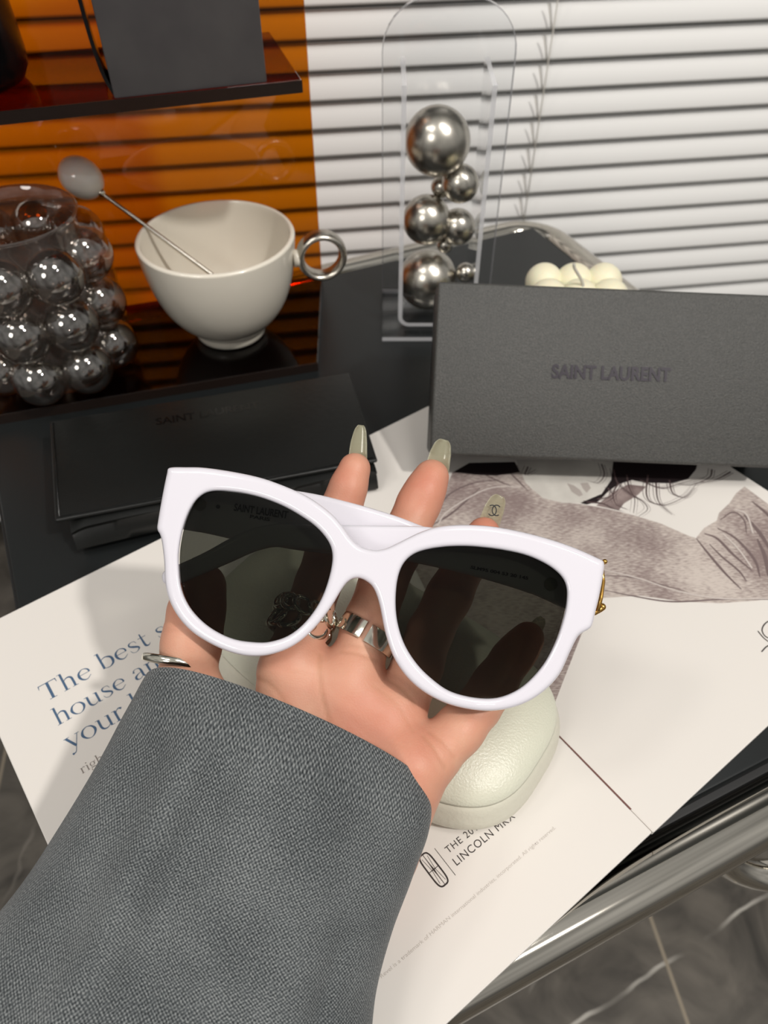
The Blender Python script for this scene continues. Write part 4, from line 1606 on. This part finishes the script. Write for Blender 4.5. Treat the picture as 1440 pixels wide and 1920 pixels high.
# hollow of the palm
hol = np.sqrt((((G - J(640, 1400, .2400)) / np.array([1.0, 1.1, .55])) ** 2).sum(-1)) - .0135
P_ = np.maximum(P_, -smin(hol, hol + .02, .004)) if False else P_
F_ = None
for nm, (jt, rd) in FING.items():
    d = cone(G, jt[0], jt[1], rd[0], rd[1])
    d = smin(d, cone(G, jt[1], jt[2], rd[1] * 0.99, rd[2]), .0015)
    d = smin(d, cone(G, jt[2], jt[3], rd[2], rd[3]), .0015)
    # soft pads between the joints
    for a_, b_, r_ in ((0, 1, rd[1]), (1, 2, rd[2]), (2, 3, rd[3])):
        mid = (jt[a_] + jt[b_]) / 2 + np.array([0, 0, .0012])
        d = smin(d, np.sqrt(((G - mid) ** 2).sum(-1)) - r_ * 0.98, .004)
    d = smin(P_, d, .0045 if nm != 'thumb' else .010)
    F_ = d if F_ is None else np.minimum(F_, d)
Vh, Qh = surface_nets(F_, lo, h)
# light smoothing over the net
nV = len(Vh)
for _ in range(3):
    acc = np.zeros_like(Vh)
    cn = np.zeros(nV)
    for i in range(4):
        a_, b_ = Qh[:, i], Qh[:, (i + 1) % 4]
        np.add.at(acc, a_, Vh[b_])
        np.add.at(acc, b_, Vh[a_])
        np.add.at(cn, a_, 1)
        np.add.at(cn, b_, 1)
    Vh = 0.5 * Vh + 0.5 * acc / np.maximum(cn, 1)[:, None]
# normals
nn = np.cross(Vh[Qh[:, 2]] - Vh[Qh[:, 0]], Vh[Qh[:, 3]] - Vh[Qh[:, 1]])
vn = np.zeros_like(Vh)
for i in range(4):
    np.add.at(vn, Qh[:, i], nn)
vn /= np.linalg.norm(vn, axis=1)[:, None] + 1e-12
# creases of palm and fingers, carved in
px_ = 720 + FPX * Vh[:, 0] / -Vh[:, 2]
py_ = 960 - FPX * Vh[:, 1] / -Vh[:, 2]
front = vn[:, 2] > 0.05
crease = np.zeros(nV)
flush = np.zeros(nV)
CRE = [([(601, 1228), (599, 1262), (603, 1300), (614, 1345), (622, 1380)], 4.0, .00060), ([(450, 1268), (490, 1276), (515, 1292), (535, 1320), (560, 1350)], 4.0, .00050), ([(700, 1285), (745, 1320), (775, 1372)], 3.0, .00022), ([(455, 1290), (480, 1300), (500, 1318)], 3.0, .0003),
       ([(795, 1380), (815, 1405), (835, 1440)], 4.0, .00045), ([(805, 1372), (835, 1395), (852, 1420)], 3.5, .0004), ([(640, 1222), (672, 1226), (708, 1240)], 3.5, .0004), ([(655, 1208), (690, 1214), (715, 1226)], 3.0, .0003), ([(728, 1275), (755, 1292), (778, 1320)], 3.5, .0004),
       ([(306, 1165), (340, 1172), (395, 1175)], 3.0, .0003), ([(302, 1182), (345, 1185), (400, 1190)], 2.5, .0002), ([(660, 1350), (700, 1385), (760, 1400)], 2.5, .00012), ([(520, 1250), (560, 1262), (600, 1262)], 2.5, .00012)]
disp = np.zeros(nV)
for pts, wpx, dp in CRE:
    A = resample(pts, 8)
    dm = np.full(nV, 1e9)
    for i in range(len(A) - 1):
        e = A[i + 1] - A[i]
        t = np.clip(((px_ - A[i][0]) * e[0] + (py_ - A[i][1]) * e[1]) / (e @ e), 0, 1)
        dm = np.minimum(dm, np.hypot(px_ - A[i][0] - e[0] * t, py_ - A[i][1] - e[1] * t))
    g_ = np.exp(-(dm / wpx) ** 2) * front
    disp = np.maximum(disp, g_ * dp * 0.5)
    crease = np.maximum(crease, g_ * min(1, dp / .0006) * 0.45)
Vh = Vh - vn * disp[:, None]
for (cx_, cy_), s_, k in (((690, 1340), 60, .35), ((770, 1440), 55, .30), ((560, 1255), 45, .15), ((650, 890), 40, .40), ((800, 905), 45, .45), ((915, 985), 45, .45), ((375, 1110), 55, .35), ((990, 1200), 45, .3), ((480, 1340), 50, -.10)):
    flush += k * np.exp(-((px_ - cx_) ** 2 + (py_ - cy_) ** 2) / (2 * s_ * s_))
Wh = toW(Vh)
hb_ = toW(wr)[0]
hand = mesh('person', Wh, Qh, 'skin', None, loc=hb_)
tag(hand, 'open palm-up hand of a person in a grey wool sleeve holding the white sunglasses', 'person')
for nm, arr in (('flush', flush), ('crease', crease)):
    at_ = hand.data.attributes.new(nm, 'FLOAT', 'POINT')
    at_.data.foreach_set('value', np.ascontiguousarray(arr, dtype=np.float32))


# long nails, seen from their underside
def nail(path_px, widths_px, D0, D1, bend=0.32, skew=0.0):
    A = resample(path_px, 7)
    W = np.interp(np.linspace(0, 1, len(A)), np.linspace(0, 1, len(widths_px)), widths_px)
    # round the free end
    v = []
    nc = 11
    for side in (0, 1):
        for i in range(len(A)):
            t = i / (len(A) - 1)
            D = D0 + (D1 - D0) * t
            d = nrm(np.append(A[min(i + 1, len(A) - 1)] - A[max(i - 1, 0)], 0))
            s2 = np.array([-d[1], d[0]])
            for k in range(nc):
                u = 2 * k / (nc - 1) - 1
                end = 1.0
                if t > 0.86:
                    tt = (t - 0.86) / 0.14
                    end = math.sqrt(max(0.0, 1 - (0.82 * tt) ** 2))
                p = A[i] + s2 * u * W[i] / 2 * end
                dep = D - (u * u) * W[i] / 2 * bend * D / FPX * 1.4 + side * 0.0006 + skew * u * W[i] / 2 * D / FPX
                v.append(atD(p[0], p[1], dep))
    f = []
    n = len(A)
    for side in (0, 1):
        o_ = side * n * nc
        for i in range(n - 1):
            for k in range(nc - 1):
                qd = [o_ + i * nc + k, o_ + i * nc + k + 1, o_ + (i + 1) * nc + k + 1, o_ + (i + 1) * nc + k]
                f.append(qd if side else qd[::-1])
    m_ = n * nc
    bd = [k for k in range(nc)] + [i * nc + nc - 1 for i in range(1, n)] + [(n - 1) * nc + k for k in range(nc - 2, -1, -1)] + [i * nc for i in range(n - 2, 0, -1)]
    for i in range(len(bd)):
        a_, b_ = bd[i], bd[(i + 1) % len(bd)]
        f.append([a_, b_, m_ + b_, m_ + a_])
    return v, f


mesh('fingernail', *nail([(666, 902), (670, 868), (673, 830), (677, 797)], [34, 37, 31, 19], .2905, .2875, skew=0.15), 'nail', hand)
mesh('fingernail', *nail([(812, 918), (819, 882), (826, 850), (833, 824)], [40, 46, 40, 26], .2930, .2890, skew=0.15), 'nail', hand)
nr = mesh('fingernail', *nail([(908, 1012), (917, 982), (927, 954), (938, 929)], [36, 40, 38, 27], .2925, .2875, skew=0.15), 'nail', hand)
mesh('fingernail', *nail([(975, 1222), (988, 1200), (1003, 1180), (1018, 1158)], [30, 34, 30, 18], .2765, .2740), 'nail', hand)
mesh('fingernail', *nail([(372, 1130), (380, 1102), (388, 1074), (398, 1050)], [38, 42, 36, 24], .2720, .2700), 'nail', hand)
mb = MB()
for cx_, s0 in ((922.5, 1), (931.0, -1)):
    L = []
    for a in np.linspace(math.radians(48), math.radians(312), 26):
        # two open letters back to back, tilted with the nail
        x = -s0 * math.cos(a) * 8.6
        y = math.sin(a) * 9.6
        ca, sa = math.cos(math.radians(22)), math.sin(math.radians(22))
        L.append(atD(cx_ + x * ca - y * sa * 0.4, 957.0 + (x * 0.2) + y, .2866 - (0.0001 if s0 > 0 else 0.0)))
    mb.add(*ribbon(L, 0.00042, -FW))
mb.build('nail_emblem', 'ink', nr)

# ------------------------------------------------------------------ jacket sleeve
RINGS = [((271, 1278), (804, 1508), .2570, .0225), ((236, 1338), (799, 1566), .2530, .0270), ((188, 1430), (772, 1642), .2490, .0300), ((118, 1545), (736, 1735), .2450, .0320), ((42, 1662), (706, 1850), .2400, .0335), ((-62, 1790), (690, 1975), .2340, .0345), ((-190, 1960), (652, 2150), .2270, .0355)]
ctl = np.array([[*L, *R, D, T] for L, R, D, T in RINGS], float)
ctl = resample(ctl, 12)
nS = 120
v, f, uv = [], [], []
rows = []
cl = [atD((r[0] + r[2]) / 2, (r[1] + r[3]) / 2, r[4]) for r in ctl]
sacc = 0.0
for i, r in enumerate(ctl):
    L, R = atD(r[0], r[1], r[4]), atD(r[2], r[3], r[4])
    ax = nrm(cl[min(i + 1, len(cl) - 1)] - cl[max(i - 1, 0)])
    ch = nrm(R - L)
    nvv = nrm(np.cross(ch, ax))
    if nvv @ FW > 0:
        nvv = -nvv
    # the hem is cut square to the fabric, so its front swings towards the fingers
    lean = max(0.0, 1 - i / 10.0)
    nvv2 = nrm(nvv - ax * 0.42 * lean)
    c_ = (L + R) / 2
    hw = np.linalg.norm(R - L) / 2
    if i:
        sacc += np.linalg.norm(cl[i] - cl[i - 1])
    row = []
    for k in range(nS):
        a = 2 * math.pi * k / nS
        ca, sa = math.cos(a), math.sin(a)
        x = np.sign(ca) * abs(ca) ** (0.98 - 0.13 * min(1, i / 20))
        y = np.sign(sa) * abs(sa) ** (0.72 + 0.18 * min(1, i / 20))
        t = i / (len(ctl) - 1)
        fold = 0.0
        if i > 4:
            g_ = min(1, (i - 4) / 12)
            fold = g_ * (0.0045 * math.exp(-((ca + 0.50 - 0.25 * t) / 0.13) ** 2) - 0.0035 * math.exp(-((ca + 0.28 - 0.25 * t) / 0.10) ** 2)
                         + 0.0026 * math.exp(-((ca - 0.15 - 0.5 * t) / 0.18) ** 2) - 0.0020 * math.exp(-((ca - 0.72 + 0.1 * t) / 0.05) ** 2) * min(1, max(0, (t - .45) * 4)))
        fold += 0.0006 * math.sin(3 * a + 5 * t * math.pi) * min(1, i / 6)
        p = c_ + ch * hw * x + nvv2 * (r[5] * y * (1 if sa > 0 else 0.62) + (fold if sa > 0 else 0))
        row.append(p)
    rows.append(row)
# inside lip
lip = []
c0 = np.mean(rows[0], 0)
ax0 = nrm(cl[1] - cl[0])
for s_, d_ in ((0.99, -0.0006), (0.965, -0.0002), (0.955, 0.002), (0.95, 0.012), (0.93, 0.05)):
    lip.append([c0 + (p - c0) * s_ + ax0 * d_ for p in rows[0]])
allr = lip[::-1] + rows
vv_ = 0.0
for i, row in enumerate(allr):
    if i:
        vv_ += np.mean([np.linalg.norm(row[k] - allr[i - 1][k]) for k in range(0, nS, 10)])
    per = 0.0
    for k in range(nS):
        v.append(row[k])
        if k:
            per += np.linalg.norm(row[k] - row[k - 1])
        uv.append((per * 1000, vv_ * 1000))
for i in range(len(allr) - 1):
    for k in range(nS):
        l = (k + 1) % nS
        f.append([i * nS + k, i * nS + l, (i + 1) * nS + l, (i + 1) * nS + k])
mesh('jacket_sleeve', v, f, 'wool', hand, uv=uv)


# ------------------------------------------------------------------ rings
def frame_at(px, py, D, tx, ty, tD):
    c_ = atD(px, py, D)
    ax = nrm(atD(tx, ty, tD) - c_)
    sx = nrm(np.cross(ax, -FW))
    sy = np.cross(sx, ax)          # roughly towards the camera
    return c_, ax, sx, sy


def band(c_, ax, sx, sy, R, wd, th, a0, a1, n=64, dome=0.0):
    v, f = [], []
    A = np.linspace(a0, a1, n)
    full = abs(a1 - a0) > 2 * math.pi - 1e-3
    if full:
        A = A[:-1]
    sec = []
    m_ = 12
    for k in range(m_):
        t = 2 * math.pi * k / m_
        sec.append((np.sign(math.cos(t)) * abs(math.cos(t)) ** 0.4 * wd / 2, np.sign(math.sin(t)) * abs(math.sin(t)) ** (0.4 if not dome else 1) * th / 2))
    for a in A:
        rad = sx * math.cos(a) + sy * math.sin(a)
        for l_, r_ in sec:
            v.append(c_ + rad * (R + r_) + ax * l_)
    N = len(A)
    for i in range(N if full else N - 1):
        j = (i + 1) % N
        for k in range(m_):
            l = (k + 1) % m_
            f.append([i * m_ + k, i * m_ + l, j * m_ + l, j * m_ + k])
    if not full:
        f.append(list(range(m_))[::-1])
        f.append([(N - 1) * m_ + k for k in range(m_)])
    return v, f


c_, ax, sx, sy = frame_at(688, 1190, .2712, 726, 1075, .2765)
ax = nrm(ax + sx * 0.22)
sx = nrm(sx - ax * (sx @ ax))
sy = nrm(sy - ax * (sy @ ax) - sx * (sy @ sx))
wr_ = mesh('wide_open_ring', *band(c_, ax, sx, sy, 0.0106, 0.0066, 0.0011, math.radians(101), math.radians(101 + 350), 72), 'silver', None, loc=c_, angle=50)
tag(wr_, 'wide silver open band on the middle finger seen below the glasses bridge', 'ring')
c_, ax, sx, sy = frame_at(334, 1242, .2660, 345, 1170, .2655)
ax, sy = nrm(ax - sy * 0.30), nrm(sy + ax * 0.30)
tr_ = mesh('thin_thumb_ring', *band(c_, ax, sx, sy, 0.0116, 0.0028, 0.0016, 0, 2 * math.pi, 72, dome=1), 'silver', None, loc=c_)
tag(tr_, 'thin plain silver ring on the thumb next to the sleeve hem', 'ring')
c_, ax, sx, sy = frame_at(568, 1163, .2735, 600, 1085, .2790)
chn = empty('chain_ring', c_, 'chunky silver chain link ring on the index finger partly behind a lens', 'ring')
for row in (-1, 1):
    NL = 12
    for k in range(NL):
        a = 2 * math.pi * (k + 0.25 * row) / NL
        rad = sx * math.cos(a) + sy * math.sin(a)
        tan = -sx * math.sin(a) + sy * math.cos(a)
        p = c_ + rad * 0.0100 + ax * 0.0031 * row
        tw = math.radians(24)
        lu = tan * math.cos(0.5 * row) + ax * math.sin(0.5 * row)
        lv = nrm(np.cross(rad, lu)) * math.cos(tw) + rad * math.sin(tw)
        L = [p + lu * 0.0037 * math.cos(t) + lv * 0.0025 * math.sin(t) for t in np.linspace(0, 2 * math.pi, 24, endpoint=False)]
        mesh('chain_link', *tube(L, 0.00105, 10, closed=True, normal=rad), 'silver', chn)
